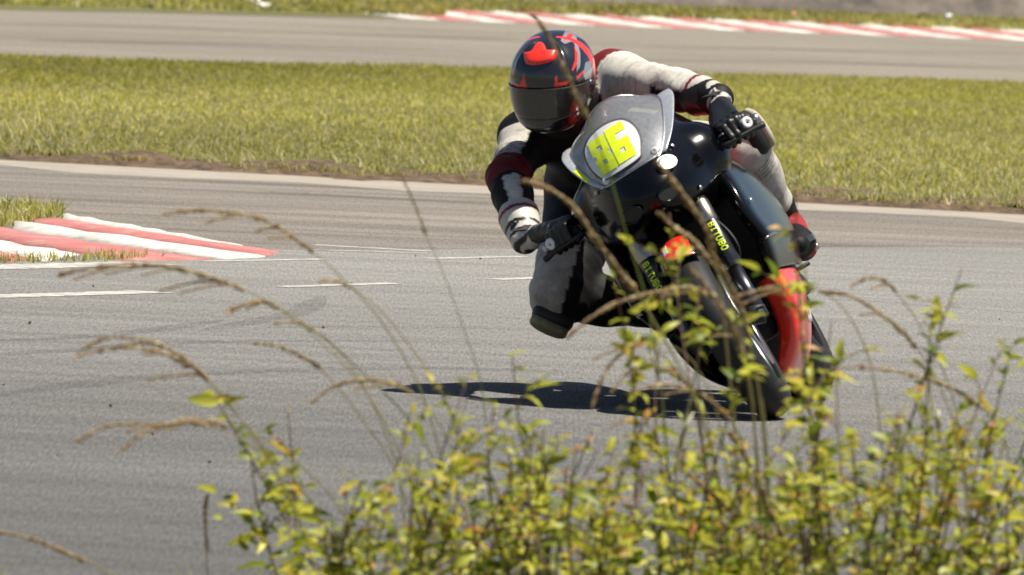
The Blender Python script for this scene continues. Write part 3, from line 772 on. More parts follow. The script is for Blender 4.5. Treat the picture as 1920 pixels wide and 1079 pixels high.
MB().add(*box_g((0, .395, .925), (.16, .03, .08))).build('dash', 'black_matt', bike, smooth=False, bevel=.01)
MB().add(*tube_g([(0, .30, .90), (.10, .34, .86), (.13, .30, .80)], .008, 8)).add(*tube_g([(0, .30, .90), (-.10, .34, .86), (-.13, .30, .80)], .008, 8)).build('fairing_stay', 'dark_metal', bike)
# ---- side fairings and belly pan
def side_rows(s, spec, curl):
    rr_ = []
    for (z, y0, y1, x0, x1) in spec:
        row = [Vector((s * (x0 - curl), y0 + curl * .30, z)), Vector((s * (x0 - curl * .35), y0, z)), Vector((s * x0, y0 + .035, z))]
        for k in range(1, 7):
            u = k / 6; row.append(Vector((s * (x0 + (x1 - x0) * u + .012 * math.sin(math.pi * u)), y0 + .035 + (y1 - y0 - .035) * u, z - .02 * u)))
        rr_.append(row)
    return rr_
SIDE = [(.775, .34, .72, .190, .198), (.735, .28, .80, .214, .222), (.69, .22, .86, .226, .238), (.62, .18, .92, .230, .246), (.55, .17, .95, .232, .246), (.49, .19, .96, .238, .240), (.475, .195, .96, .230, .234), (.43, .22, .95, .218, .224), (.385, .25, .94, .202, .206)]
BELLY = [(.380, .265, .80, .196, .196), (.34, .27, .80, .196, .190), (.29, .285, .80, .190, .176), (.235, .30, .80, .174, .156), (.185, .32, .80, .146, .128), (.14, .35, .80, .108, .095), (.105, .38, .80, .062, .055), (.09, .40, .80, .02, .02)]
for s in (1, -1):
    v, f = loft_g(side_rows(s, SIDE, .045 if s > 0 else .075), 44, 36); sf = solid(obj('side_fairing', v, f, 'black_gloss' if s > 0 else 'black_cowl', bike), .004, s)
    rr_ = side_rows(s, BELLY, .075)
    for row in rr_:
        for p in row[:2]: p.x = s * max(.015, s * p.x)
    v, f = loft_g(rr_, 34, 30); bl = solid(obj('belly_pan', v, f, 'red_gloss' if s > 0 else 'black_cowl', bike), .004, s)
    # pale flash near the rear of the belly pan
    fl = [[Vector((s * .182, .50, .245)), Vector((s * .178, .62, .25)), Vector((s * .170, .76, .250))], [Vector((s * .163, .54, .205)), Vector((s * .160, .64, .205)), Vector((s * .152, .78, .205))]]
    v, f = loft_g(fl, 4, 8); solid(obj('white_flash', v, f, 'white_gloss', bl), .012, 0)
    # highlight along the joint of upper and lower panels, added as a metal tube
    tr_ = [(s * (.200), .205, .478), (s * .225, .20, .480), (s * .236, .24, .481), (s * .243, .34, .478)]
    MB().add(*tube_g(smooth_path(tr_, 12), .0035, 6)).build('joint_highlight', 'metal', sf)
    for bz, by in ((.60, .24), (.50, .9), (.72, .45)):
        MB().add(*lathe_g([(.004, .0005), (.004, .006), (0, .009)], (s * (.240 if bz < .7 else .223), by, bz), (s, 0, 0), 10)).build('fairing_bolt', 'metal', sf)
# ---- inner parts
for s in (1, -1):
    ip = [[Vector((s * .075, .30, .64)), Vector((s * .15, .27, .65)), Vector((s * .215, .25, .66))], [Vector((s * .08, .31, .52)), Vector((s * .15, .27, .52)), Vector((s * .222, .22, .53))], [Vector((s * .07, .33, .40)), Vector((s * .14, .30, .40)), Vector((s * .20, .27, .40))]]
    v, f = loft_g(ip, 10, 10); solid(obj('fairing_duct', v, f, 'black_matt', bike), .004)
MB().add(*box_g((0, .33, .52), (.34, .03, .30), (Vector((1, 0, 0)), Vector((0, .96, .25)), Vector((0, -.25, .96))))).build('radiator', 'black_matt', bike, smooth=False, bevel=.006)
MB().add(*box_g((0, .62, .42), (.36, .46, .38))).add(*box_g((0, .52, .30), (.20, .30, .16))).build('engine', 'black_matt', bike, smooth=False, bevel=.03)
fr = MB()
for s in (1, -1): fr.add(*tube_g(smooth_path([(s * .05, .28, .80), (s * .15, .42, .76), (s * .17, .75, .66), (s * .13, 1.02, .52), (s * .12, 1.05, .38)], 14), .03, 10))
fr.build('frame', 'dark_metal', bike)
MB().add(*box_g((0, .245, .80), (.26, .07, .03))).add(*box_g((0, .215, .66), (.27, .07, .04))).build('triple_clamp', 'dark_metal', bike, smooth=False, bevel=.012)
def tank_sdf(X):
    d = sd_ell(X, (0, .70, .80), (.165, .27, .13)); d = smin(d, sd_ell(X, (0, .60, .85), (.14, .17, .08)), .05)
    d = smin(d, sd_ell(X, (.12, .62, .775), (.10, .20, .085)), .04); return smin(d, sd_ell(X, (-.12, .62, .775), (.10, .20, .085)), .04)
V, Q = nets(tank_sdf, (-.26, .35, .66), (.26, 1.05, 1.06), .014); obj('fuel_tank', V, Q, 'red_gloss', bike)
MB().add(*lathe_g([(0, .045), (.012, .043), (.014, .001)], (0, .62, .928), (0, -.1, 1), 24)).build('filler_cap', 'metal', bike)
def seat_sdf(X): return smin(sd_ell(X, (0, 1.12, .80), (.13, .24, .045)), sd_ell(X, (0, 1.32, .86), (.12, .12, .06)), .05)
V, Q = nets(seat_sdf, (-.2, .82, .70), (.2, 1.5, .97), .014); obj('seat', V, Q, 'seat', bike)
rows = [[Vector((wd * math.sin(R(a)), y, zc + hh * math.cos(R(a)))) for a in np.linspace(-125, 125, 13)] for y, wd, zc, hh in ((.98, .13, .74, .05), (1.15, .14, .77, .07), (1.35, .13, .83, .09), (1.55, .095, .89, .08), (1.72, .05, .93, .045), (1.76, .02, .935, .02))]
v, f = loft_g(rows, 26, 25); solid(obj('tail_cowl', v, f, 'black_gloss', bike), .004)
sw = MB()
for s in (1, -1): sw.add(*tube_g([(s * .10, 1.00, .40), (s * .135, 1.15, .36), (s * .130, 1.40, .312), (s * .130, 1.46, .31)], [.032, .034, .026, .02], 10))
sw.add(*tube_g([(-.11, 1.05, .39), (.11, 1.05, .39)], .035, 10)).build('swingarm', 'dark_metal', bike)
MB().add(*tube_g(smooth_path([(-.05, .40, .22), (-.10, .65, .16), (-.16, .95, .24), (-.19, 1.15, .36), (-.20, 1.45, .48)], 20), [.025] * 12 + [.03] * 2 + [.055] * 6, 14)).build('exhaust', 'dark_metal', bike)
for s in (1, -1):
    hb = MB().add(*tube_g([(s * .105, .235, .785), (s * .21, .273, .793), (s * .373, .340, .802)], .011, 12)).build('clip_on_bar', 'dark_metal', bike)
    MB().add(*tube_g([(s * .240, .2857, .7954), (s * .360, .335, .8013)], .0165, 14)).build('grip', 'rubber', hb)
    MB().add(*tube_g([(s * .360, .335, .8013), (s * .378, .342, .802)], .017, 14)).build('bar_end', 'metal', hb)
    MB().add(*tube_g(smooth_path([(s * .245, .262, .782), (s * .27, .248, .780), (s * .33, .268, .779), (s * .388, .292, .774)], 12), [.009, .009, .008, .007, .007, .007, .007, .007, .007, .008, .010, .010], 8)).build('lever', 'black_matt', hb)
    MB().add(*tube_g([(s * .150, .44, .83), (s * .150, .44, .885)], .021, 16)).build('reservoir', 'black_matt', hb)
    rs = MB().add(*box_g((s * .165, 1.08, .46), (.012, .10, .20), (Vector((1, 0, 0)), Vector((0, .9, .4)), Vector((0, -.4, .9))))).build('footrest_plate', 'dark_metal', bike, smooth=False, bevel=.004)
    MB().add(*tube_g([(s * .165, 1.08, .395), (s * .265, 1.09, .395)], .011, 10)).build('footpeg', 'metal', rs)
MB().add(*tube_g([(.165, 1.0, .37), (.175, .86, .36), (.235, .86, .36)], .007, 8)).build('gear_lever', 'black_matt', bike)

# ================================================================== RIDER
PB = P(1140, 420, 41.2); PB.z = BW((0, 1.1, .8)).z      # root near the seat
def T(px, py, Y): return np.array(P(px, py, Y))
J = dict(neck=T(1066, 190, 40.88), shL=T(1152, 150, 40.96), elL=T(1240, 164, 40.71), wrL=T(1346, 186, 40.49),
         shR=T(990, 262, 40.95), elR=T(952, 335, 40.70), wrR=T(985, 448, 40.50), chest=T(1075, 225, 41.06), belly=T(1112, 275, 41.22), pel=T(1146, 312, 41.36),
         hipL=T(1200, 292, 41.33), knL=T(1388, 278, 40.98), anL=T(1478, 430, 41.27), hipR=T(1105, 352, 41.28), knR=T(1052, 550, 40.97), anR=T(1262, 590, 41.20))
BONES = [  # name, a, b, ra, rb
    ('uaL', 'shL', 'elL', .083, .066), ('faL', 'elL', 'wrL', .062, .048), ('uaR', 'shR', 'elR', .074, .060), ('faR', 'elR', 'wrR', .060, .044),
    ('yoke', 'shL', 'shR', .085, .085), ('chest', 'neck', 'chest', .085, .150), ('trunk', 'chest', 'belly', .150, .140), ('hips', 'belly', 'pel', .140, .150),
    ('pelvis', 'hipL', 'hipR', .125, .125), ('thL', 'hipL', 'knL', .112, .080), ('shinL', 'knL', 'anL', .076, .050), ('thR', 'hipR', 'knR', .128, .092), ('shinR', 'knR', 'anR', .076, .050)]
def body_sdf(X):
    d = None
    for nm, a, b__, ra, rb in BONES:
        e, t_ = sd_cone(X, J[a], J[b__], ra, rb)
        if nm in ('faL', 'faR'): e = e - .010 * np.exp(-((t_ - .35) / .25) ** 2)          # forearm muscle / sleeve fullness
        if nm in ('shinL', 'shinR'): e = e - .014 * np.exp(-((t_ - .35) / .22) ** 2)
        if nm in ('uaL', 'uaR'):                                                           # shoulder-cap seam and the deep fold at the elbow
            e = e + .007 * np.exp(-((t_ - .15) / .035) ** 2) + .004 * np.exp(-((t_ - .62 - .10 * wav(X, 18, 7)) / .04) ** 2)
        if nm in ('thL', 'thR'): e = e + .005 * np.exp(-((t_ - .70 - .05 * wav(X, 18, 9)) / .03) ** 2)
        if nm in ('faL', 'faR'): e = e + .008 * np.exp(-((t_ - .10 - .10 * wav(X, 15, 6)) / .05) ** 2)
        d = e if d is None else smin(d, e, .016 if nm[:2] in ('fa', 'sh') else .05)
    hump = sd_ell(X, J['neck'] + np.array([.01, .12, .06]), (.07, .12, .06)); d = smin(d, hump, .04)
    for k, r_ in (('knL', .088), ('knR', .088)):
        d = smin(d, np.linalg.norm(X - J[k], axis=1) - r_, .03)
    # leather wrinkles across the joints
    for k, o in (('elL', 'shL'), ('elR', 'shR'), ('knL', 'hipL'), ('knR', 'hipR')):
        ax_ = (J[o] - J[k]) / np.linalg.norm(J[o] - J[k]); q = X - J[k]; s = q @ ax_
        d = d + .0055 * np.sin(s * 150 + 3.2 * wav(X, 22, 4)) * np.exp(-(np.linalg.norm(q, axis=1) / .10) ** 2)
    return d + .0035 * wav(X, 26, 1) + .0018 * wav(X, 70, 2)
lo = np.min([J[k] for k in J], axis=0) - .2; hi = np.max([J[k] for k in J], axis=0) + .2
V, Q = nets(body_sdf, lo, hi, .0095)
WHITE, BLACK, DRED, GREY = np.array(lin((206, 200, 190))), np.array((.007, .0065, .0065)), np.array((.17, .012, .014)), np.array((.30, .29, .28))
D_ = []; TT = []
for nm, a, b__, ra, rb in BONES:
    e, t_ = sd_cone(V, J[a], J[b__], ra, rb); D_.append(e); TT.append(t_)
D_ = np.array(D_); TT = np.array(TT); near = D_.argmin(0); t_near = TT[near, np.arange(len(V))]
names = [b__[0] for b__ in BONES]; isb = lambda *k: np.isin(near, [names.index(x) for x in k])
col = np.tile(BLACK, (len(V), 1)); cu, cv = np.array(CU), np.array(CV)
# offsets from the bone axis, to tell top / underside
A_ = np.array([J[b__[1]] for b__ in BONES])[near]; B__ = np.array([J[b__[2]] for b__ in BONES])[near]
off = V - (A_ + (B__ - A_) * t_near[:, None]); offn = off / np.maximum(np.linalg.norm(off, axis=1), 1e-6)[:, None]
up = offn @ cv; rt = offn @ cu; fr_ = -offn[:, 1]
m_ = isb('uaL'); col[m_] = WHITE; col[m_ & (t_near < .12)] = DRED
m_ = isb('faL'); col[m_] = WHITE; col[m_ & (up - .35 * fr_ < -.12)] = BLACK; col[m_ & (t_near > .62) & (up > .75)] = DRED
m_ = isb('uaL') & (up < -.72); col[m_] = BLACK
m_ = isb('uaR'); col[m_] = WHITE * .8; col[m_ & (rt > .35)] = BLACK; col[m_ & (t_near > .78)] = DRED * .9  # right sleeve white dimmed, its shade put into the colour
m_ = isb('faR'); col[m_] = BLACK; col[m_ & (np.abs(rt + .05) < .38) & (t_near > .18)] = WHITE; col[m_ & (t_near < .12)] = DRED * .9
m_ = isb('yoke'); col[m_] = BLACK; col[m_ & (t_near < .30) & (up > .15)] = DRED
m_ = isb('thL'); col[m_] = WHITE * .95; col[m_ & (t_near < .45)] = BLACK; col[m_ & (rt < -.6)] = BLACK
m_ = isb('shinL'); col[m_] = WHITE * .95; col[m_ & (t_near > .68)] = BLACK; col[m_ & (rt < -.75)] = DRED
m_ = isb('thR'); col[m_] = WHITE * .8; col[m_ & (t_near < .66)] = BLACK; col[m_ & (rt - .3 * up > .15)] = BLACK  # inside knee white greyed, shade from bike and rider painted in
m_ = isb('shinR'); col[m_] = BLACK; col[m_ & (t_near < .10) & (rt < .0)] = WHITE * .8
# seams: thin darker stitching lines round the limbs
for nm, ts in (('uaL', (.16, .62)), ('faL', (.12, .45)), ('uaR', (.3,)), ('thL', (.72,)), ('shinL', (.25, .5)), ('thR', (.75,))):
    for ts_ in ts: col[isb(nm) & (np.abs(t_near - ts_) < .009)] *= .7
ppx = np.array([proj(p) for p in V])
col[isb('faL', 'uaL') & (ppx[:, 0] > 1192) & (ppx[:, 1] > 191 - (ppx[:, 0] - 1200) * .30)] = BLACK
# ribbed stretch panels behind knees and inside the elbows
for nm, a0_, a1_ in (('shinL', .02, .20), ('shinR', .02, .2), ('uaR', .55, .75)):
    col[isb(nm) & (t_near > a0_) & (t_near < a1_) & (np.sin(t_near * 170) > .35)] *= .45
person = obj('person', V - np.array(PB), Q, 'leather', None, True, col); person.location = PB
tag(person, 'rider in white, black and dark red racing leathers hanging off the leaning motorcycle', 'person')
def rp(name, verts, faces, mat, parent=None, colors=None, smooth=True):
    """a part of the rider given in world coordinates"""
    return obj(name, [Vector(p) - PB for p in verts] if not isinstance(verts, np.ndarray) else verts - np.array(PB), faces, mat, parent or person, smooth, colors)

# ---- helmet
HC = np.array(P(1036, 152, 40.62))
hyaw, hpit = R(15), R(22)
hf = Vector((-math.sin(hyaw) * math.cos(hpit), -math.cos(hyaw) * math.cos(hpit), -math.sin(hpit)))
hu = (CV - hf * CV.dot(hf)).normalized(); hs = hf.cross(hu)          # hs: viewer's left... helmet's own side
HF, HU, HS = np.array(hf), np.array(hu), np.array(-hs)
if HS @ cu < 0: HS = -HS
def helm(az, el, off=0.0):
    """az 0 front, + viewer's right; el elevation in the helmet frame (degrees, arrays)"""
    az = np.radians(az); el = np.radians(el)
    d = np.stack([np.sin(az) * np.cos(el), np.cos(az) * np.cos(el), np.sin(el)], -1)
    p = 2.35; a = np.array([.124, .150, .142])
    r = (np.abs(d[..., 0] / a[0]) ** p + np.abs(d[..., 1] / a[1]) ** p + np.abs(d[..., 2] / a[2]) ** p) ** (-1 / p)
    front = np.clip(np.cos(az), 0, 1) ** 2
    r = r + front * .022 * np.exp(-((np.degrees(el) + 38) / 16) ** 2)                     # chin bar
    r = r + np.clip(-np.cos(az), 0, 1) ** 2 * .018 * np.exp(-((np.degrees(el) - 25) / 30) ** 2)   # rear spoiler
    q = d * (r + off)[..., None]
    return HC + q[..., 0:1] * HS + q[..., 1:2] * HF + q[..., 2:3] * HU
nA, nE = 240, 130
az, el = np.meshgrid(np.linspace(-180, 180, nA + 1)[:-1], np.linspace(-62, 89.5, nE), indexing='xy')
VIS = lambda az, el: (np.abs(az) < 82) & (el < 14 - 8 * (az / 82) ** 2) & (el > -24 + 12 * (az / 82) ** 4)
offs = np.where(VIS(az, el), -.006, 0.0)
# raised ridges along the crown
ridge = np.exp(-((np.abs(az) - 38 - (el - 30) * .2) / 4) ** 2) * np.clip((el - 25) / 15, 0, 1) * np.clip((80 - el) / 10, 0, 1)
offs = offs + .004 * ridge
V = helm(az, el, offs).reshape(-1, 3)
idx = np.arange(nA * nE).reshape(nE, nA)
Q = np.stack([idx[:-1].ravel(), np.roll(idx, -1, 1)[:-1].ravel(), np.roll(idx, -1, 1)[1:].ravel(), idx[1:].ravel()], 1)
pp = np.array([proj(p) for p in V]); px_, py_ = pp[:, 0], pp[:, 1]; a_, e_ = az.ravel(), el.ravel()
HB, HR, HG = np.array((.009, .009, .011)), np.array((.80, .030, .018)), np.array((.22, .225, .24))
hc = np.tile(HB, (len(V), 1)); frontv = (V - HC) @ np.array((0, -1, 0)) > -.03
def zoomp(poly): return [(940 + x * 190 / 1025, 40 + y * 200 / 1079) for x, y in poly]
def paint(poly, c): hc[inpoly(px_, py_, zoomp(poly)) & frontv] = c
paint([(600, 200), (650, 90), (720, 90), (760, 160), (800, 330), (800, 450), (760, 520), (770, 350), (730, 200), (640, 230)], HG)
paint([(630, 195), (680, 120), (740, 140), (690, 180)], HR * .85)
paint([(740, 250), (775, 330), (770, 420), (730, 500), (712, 495), (750, 380)], HR)
paint([(760, 560), (840, 490), (830, 525), (770, 590)], HR * .85)
paint([(850, 420), (900, 400), (915, 480), (905, 640), (850, 600), (830, 540)], HG)
paint([(530, 690), (550, 540), (575, 630), (700, 600), (705, 615), (600, 665), (580, 690)], HR * .85)
paint([(95, 610), (190, 650), (225, 540), (262, 690), (240, 695), (150, 670)], HR * .85)
paint([(95, 440), (120, 500), (130, 550), (105, 540)], HR * .85)
# red band running over the crown from ear to ear behind
hc[(np.abs(np.abs(a_) - 113 + e_ * .10) < 9) & (e_ < 80) & (e_ > -40)] = HR
hc[(np.abs(np.abs(a_) - 140) < 8) & (e_ < 50) & (e_ > -20)] = HG
helmet = rp('helmet', V, Q, 'helmet', None, hc)
azv, elv = np.meshgrid(np.linspace(-80, 80, 60), np.linspace(-1, 1, 26), indexing='xy')
lo_ = -23 + 12 * (azv / 82) ** 4; hi_ = 13 - 8 * (azv / 82) ** 2; elv = lo_ + (hi_ - lo_) * (elv + 1) / 2
V = helm(azv, elv, np.full_like(azv, .0025)).reshape(-1, 3); idx = np.arange(26 * 60).reshape(26, 60)
Q = np.stack([idx[:-1, :-1].ravel(), idx[:-1, 1:].ravel(), idx[1:, 1:].ravel(), idx[1:, :-1].ravel()], 1)
solid(rp('visor', V, Q, 'visor', helmet), .003)
# red forehead vent: a raised scoop
vent = [(225, 330), (300, 318), (350, 240), (400, 222), (440, 250), (470, 305), (570, 300), (572, 330), (540, 400), (450, 430), (350, 448), (245, 430)]
vp = zoomp(vent); hb_ = BVHTree.FromPolygons([Vector(p) for p in helm(az, el, np.zeros_like(az)).reshape(-1, 3)], [tuple(q) for q in np.stack([np.arange(nA * (nE - 1)), ], 1)] if False else [(int(a), int(b__), int(c_), int(d_)) for a, b__, c_, d_ in np.stack([np.arange(nA * nE).reshape(nE, nA)[:-1].ravel(), np.roll(np.arange(nA * nE).reshape(nE, nA), -1, 1)[:-1].ravel(), np.roll(np.arange(nA * nE).reshape(nE, nA), -1, 1)[1:].ravel(), np.arange(nA * nE).reshape(nE, nA)[1:].ravel()], 1)])
def onhelm(px, py, off):
    h = hb_.ray_cast(CLOC, ray(px, py).normalized()); p, n_ = h[0], h[1]
    if n_.dot(ray(px, py)) > 0: n_ = -n_
    return p + n_ * off
cxv, cyv = sum(p[0] for p in vp) / len(vp), sum(p[1] for p in vp) / len(vp)
v = [onhelm(cxv, cyv, .010)]; f = []; prof = [(.35, .010), (.65, .0095), (.92, .008), (1.0, -.003)]
vps = smooth_path([Vector((p[0], p[1], 0)) for p in vp + [vp[0]]], 49)[:-1]
for k_, off_ in prof:
    v += [onhelm(cxv + (p.x - cxv) * k_, cyv + (p.y - cyv) * k_, off_) for p in vps]
for k in range(48):
    k2 = (k + 1) % 48; f.append((0, 1 + k, 1 + k2)); f += [(1 + r_ * 48 + k, 1 + (r_ + 1) * 48 + k, 1 + (r_ + 1) * 48 + k2, 1 + r_ * 48 + k2) for r_ in range(3)]
rp('forehead_vent', v, f, 'red_gloss', helmet)
for a__ in (-84, 84):
    c_ = Vector(helm(np.array([a__]), np.array([-4]))[0]); n_ = (c_ - Vector(HC)).normalized()
    rp('visor_pivot', *lathe_g([(-.004, .02), (.006, .018), (.008, .0005)], c_, n_, 20), 'dark_metal', helmet)
# neck collar of the suit
nk_ = Vector(J['neck']); hb0 = Vector(HC - HU * .13 - HF * .03)
rp('collar', *tube_g([nk_ + (nk_ - hb0) * .1, nk_.lerp(hb0, .5), hb0], [.075, .068, .072], 20), 'black_matt')

# ---- gloves on the grips
def glove(s, wr, el_):
    wr = Vector(wr); el_ = Vector(el_)
    a0, a1 = BW((s * .240, .2857, .7954)), BW((s * .360, .335, .8013)); g_ = (a0 + a1) / 2; ax_ = (a1 - a0).normalized()
    fw = RB @ Vector((0, -1, 0)); fw = (fw - ax_ * fw.dot(ax_)).normalized(); upv = ax_.cross(fw);
    if upv.dot(RB @ Vector((0, 0, 1))) < 0: upv = -upv
    chains = []; mcp = []
    for k, o in enumerate((-.034, -.012, .011, .032)):
        L_ = (1.0, 1.08, 1.02, .86)[k]
        c_ = g_ + ax_ * o
        pts = [c_ + upv * .040 - fw * .012, c_ + upv * .030 * L_ + fw * .040 * L_, c_ - upv * .008 * L_ + fw * .046 * L_, c_ - upv * .030 + fw * .020]
        chains.append((pts, (.0135, .0122, .0112, .0098))); mcp.append(pts[0])
    th_ = [g_ - ax_ * .052 + upv * .022 - fw * .030, g_ - ax_ * .066 - upv * .004 - fw * .002, g_ - ax_ * .052 - upv * .022 + fw * .030]
    chains.append((th_, (.017, .0145, .011)))
    cuff0 = wr; cuff1 = wr + (el_ - wr).normalized() * .095
    def sdf(X):
        d = None
        for pts, rr_ in chains:
            for i in range(len(pts) - 1):
                e, _ = sd_cone(X, pts[i], pts[i + 1], rr_[i], rr_[i + 1])
                d = e if d is None else np.minimum(d, e) if i == 0 and False else smin(d, e, .004)
        for p in mcp:
            e, _ = sd_cone(X, p, wr, .0155, .026); d = smin(d, e, .012)
        e, _ = sd_cone(X, th_[0], wr, .019, .028); d = smin(d, e, .012)
        e, _ = sd_cone(X, cuff0, cuff1, .047, .064); d = smin(d, e, .018)
        return d + .0012 * wav(X, 120, 9)
    pts_all = [p for c_ in chains for p in c_[0]] + [wr, cuff1]
    lo_ = np.min(pts_all, axis=0) - .08; hi_ = np.max(pts_all, axis=0) + .08
    V, Q = nets(sdf, lo_, hi_, .0042)
    _, tcuff = sd_cone(V, cuff0, cuff1, .04, .05); q = V - np.array(wr); along = q @ np.array((cuff1 - cuff0).normalized())
    c = np.tile(BLACK, (len(V), 1)); rel = V - np.array(g_)
    # pale leather on cuff and back of the hand, crossed by black straps and piping
    dw = np.linalg.norm(q, axis=1); wob = .004 * wav(V, 60, 3)
    c[(dw < .075) | (along > .0)] = WHITE * .85
    for b0 in (.036, -.004, -.034): c[np.abs(along + wob * 1.5 - b0) < .0065] = BLACK
    c[(q @ np.array(upv) < -.055) & (along < .02)] = BLACK
    c[(q @ cv < -.006) & (along > .012) & (q @ cu < .03)] = BLACK
    c[(wav(V, 75, 5) > .75) & (along < .03)] = BLACK
    c[(np.abs(along - .088) < .006)] = DRED
    if s > 0: c[(q @ cv < .033 + (q @ cu + .09) * .48) & (q @ cu < -.035)] = BLACK      # black stretch panel under the forearm runs on into the cuff
    gl = rp('glove', V, Q, 'glove', None, c)
    for p in mcp:                       # hard knuckle domes
        v, f = lathe_g([(0, .0135), (.005, .0125), (.009, .008), (.0105, .0005)], p + upv * .006 + fw * .006, (upv * .8 + fw * .6), 16)
        rp('knuckle_guard', v, f, 'black_gloss', gl)
    c_ = g_ + ax_ * .030 + upv * .004 + fw * .048; nn_ = (fw * .95 + ax_ * .25).normalized()
    rp('finger_slider', *lathe_g([(-.012, .019), (.006, .018), (.008, .015), (.008, .006), (.002, .005), (.002, .0005)], c_, nn_, 24), 'plate_white', gl)
    # star emblem on the cuff
    bv = BVHTree.FromPolygons([Vector(p) for p in V], [tuple(int(i) for i in q_) for q_ in Q]); cc = wr.lerp(cuff1, .30)
    d_ = Vector((0, -1, .25)).normalized(); h = bv.ray_cast(cc + d_ * .2, -d_)
    if h[0]:
        n_ = h[1]; e1 = (CU - n_ * CU.dot(n_)).normalized(); e2 = n_.cross(e1); 
        if e2.dot(CV) < 0: e2 = -e2
        star = [(-.034, -.012), (-.004, -.004), (.004, .012), (.010, -.002), (.030, -.006), (.014, -.012), (.014, -.020), (.004, -.014), (-.006, -.012)]
        pts = [h[0] + n_ * .005 + e1 * x + e2 * y for x, y in star]
        rp('star_emblem', pts + [p - n_ * .006 for p in pts], [tuple(range(9))] + [(k, (k + 1) % 9, 9 + (k + 1) % 9, 9 + k) for k in range(9)], 'sticker_ink', gl, smooth=False)
    return gl
glove(1, J['wrL'], J['elL']); glove(-1, J['wrR'], J['elR'])

# ---- boots
def boot(s, kn, an):
    kn, an = Vector(kn), Vector(an); toe = BW((s * .225, .985, .425)); heel = BW((s * .215, 1.19, .415)); ball = BW((s * .225, 1.06, .425))
    top = an.lerp(kn, .34)
    def sdf(X):
        e, _ = sd_cone(X, top, an, .060, .050); d = e
        for a, b__, ra, rb in ((an, heel, .050, .040), (an, ball, .048, .042), (ball, toe, .042, .030), (heel, ball, .036, .040)):
            e, _ = sd_cone(X, a, b__, ra, rb); d = smin(d, e, .02)
        return d + .001 * wav(X, 90, 3)
    pts = [top, an, toe, heel]; V, Q = nets(sdf, np.min(pts, axis=0) - .1, np.max(pts, axis=0) + .1, .0075)
    q = V - np.array(an); c = np.tile(BLACK, (len(V), 1)); out = np.array(RB @ Vector((s, 0, 0)))
    c[(q @ out > .032) & (wav(V, 28, 6) > .1)] = np.array((.36, .03, .03))
    b_ = rp('boot', V, Q, 'leather', None, c)
    rp('shin_guard', *tube_g([top + Vector((0, -.05, 0)), top.lerp(an, .5) + Vector((0, -.052, 0)), an + Vector((0, -.045, 0))], [.018, .022, .012], 10), 'black_gloss', b_)
    o_ = Vector(out)
    rp('toe_slider', *box_g(toe.lerp(ball, .5) + o_ * .040, (.05, .02, .02), (RB @ Vector((0, 1, 0)), o_, RB @ Vector((0, 0, 1)))), 'metal', b_, smooth=False)
boot(1, J['knL'], J['anL']); boot(-1, J['knR'], J['anR'])

# ---- knee sliders
def slider(a, b__, n_, wd, mat):
    a, b__ = Vector(a), Vector(b__); u = (b__ - a).normalized(); n_ = Vector(n_); n_ = (n_ - u * n_.dot(u)).normalized(); d_ = u.cross(n_); L_ = (b__ - a).length; c = (a + b__) / 2
    def puck(name, scale, z0, z1, mat_, par):
        prof = []
        for k in range(32):
            an_ = 2 * math.pi * k / 32; cx, sy = math.cos(an_), math.sin(an_)
            ex = math.copysign(abs(cx) ** .6, cx) * L_ / 2; ey = math.copysign(abs(sy) ** .6, sy) * wd / 2; prof.append((ex, ey))
        v, f = [], []
        lv = [(z0, scale), (z0 + (z1 - z0) * .7, scale), (z1 - .003, scale * .93), (z1, scale * .82)]
        for z, s in lv: v += [c + u * x * s + d_ * y * s + n_ * (z - .10 * x * x / L_) for x, y in prof]
        for l in range(3): f += [(l * 32 + k, l * 32 + (k + 1) % 32, (l + 1) * 32 + (k + 1) % 32, (l + 1) * 32 + k) for k in range(32)]
        f.append(tuple(96 + k for k in range(32))); f.append(tuple(range(32))[::-1])
        return rp(name, v, f, mat_, par)
    k_ = puck('knee_slider', 1.0, -.03, .026, 'black_matt', None)
    puck('wear_plate', .92, .026, .050, mat, k_)
    return k_
slider(P(1384, 214, 40.93), P(1430, 290, 40.97), CU * .86 + CV * .42 + FW * .30, .105, 'slider_pale')
slider(P(1000, 578, 40.95), P(1074, 612, 40.95), -CU * .42 - CV * .86 - FW * .2, .11, 'slider')

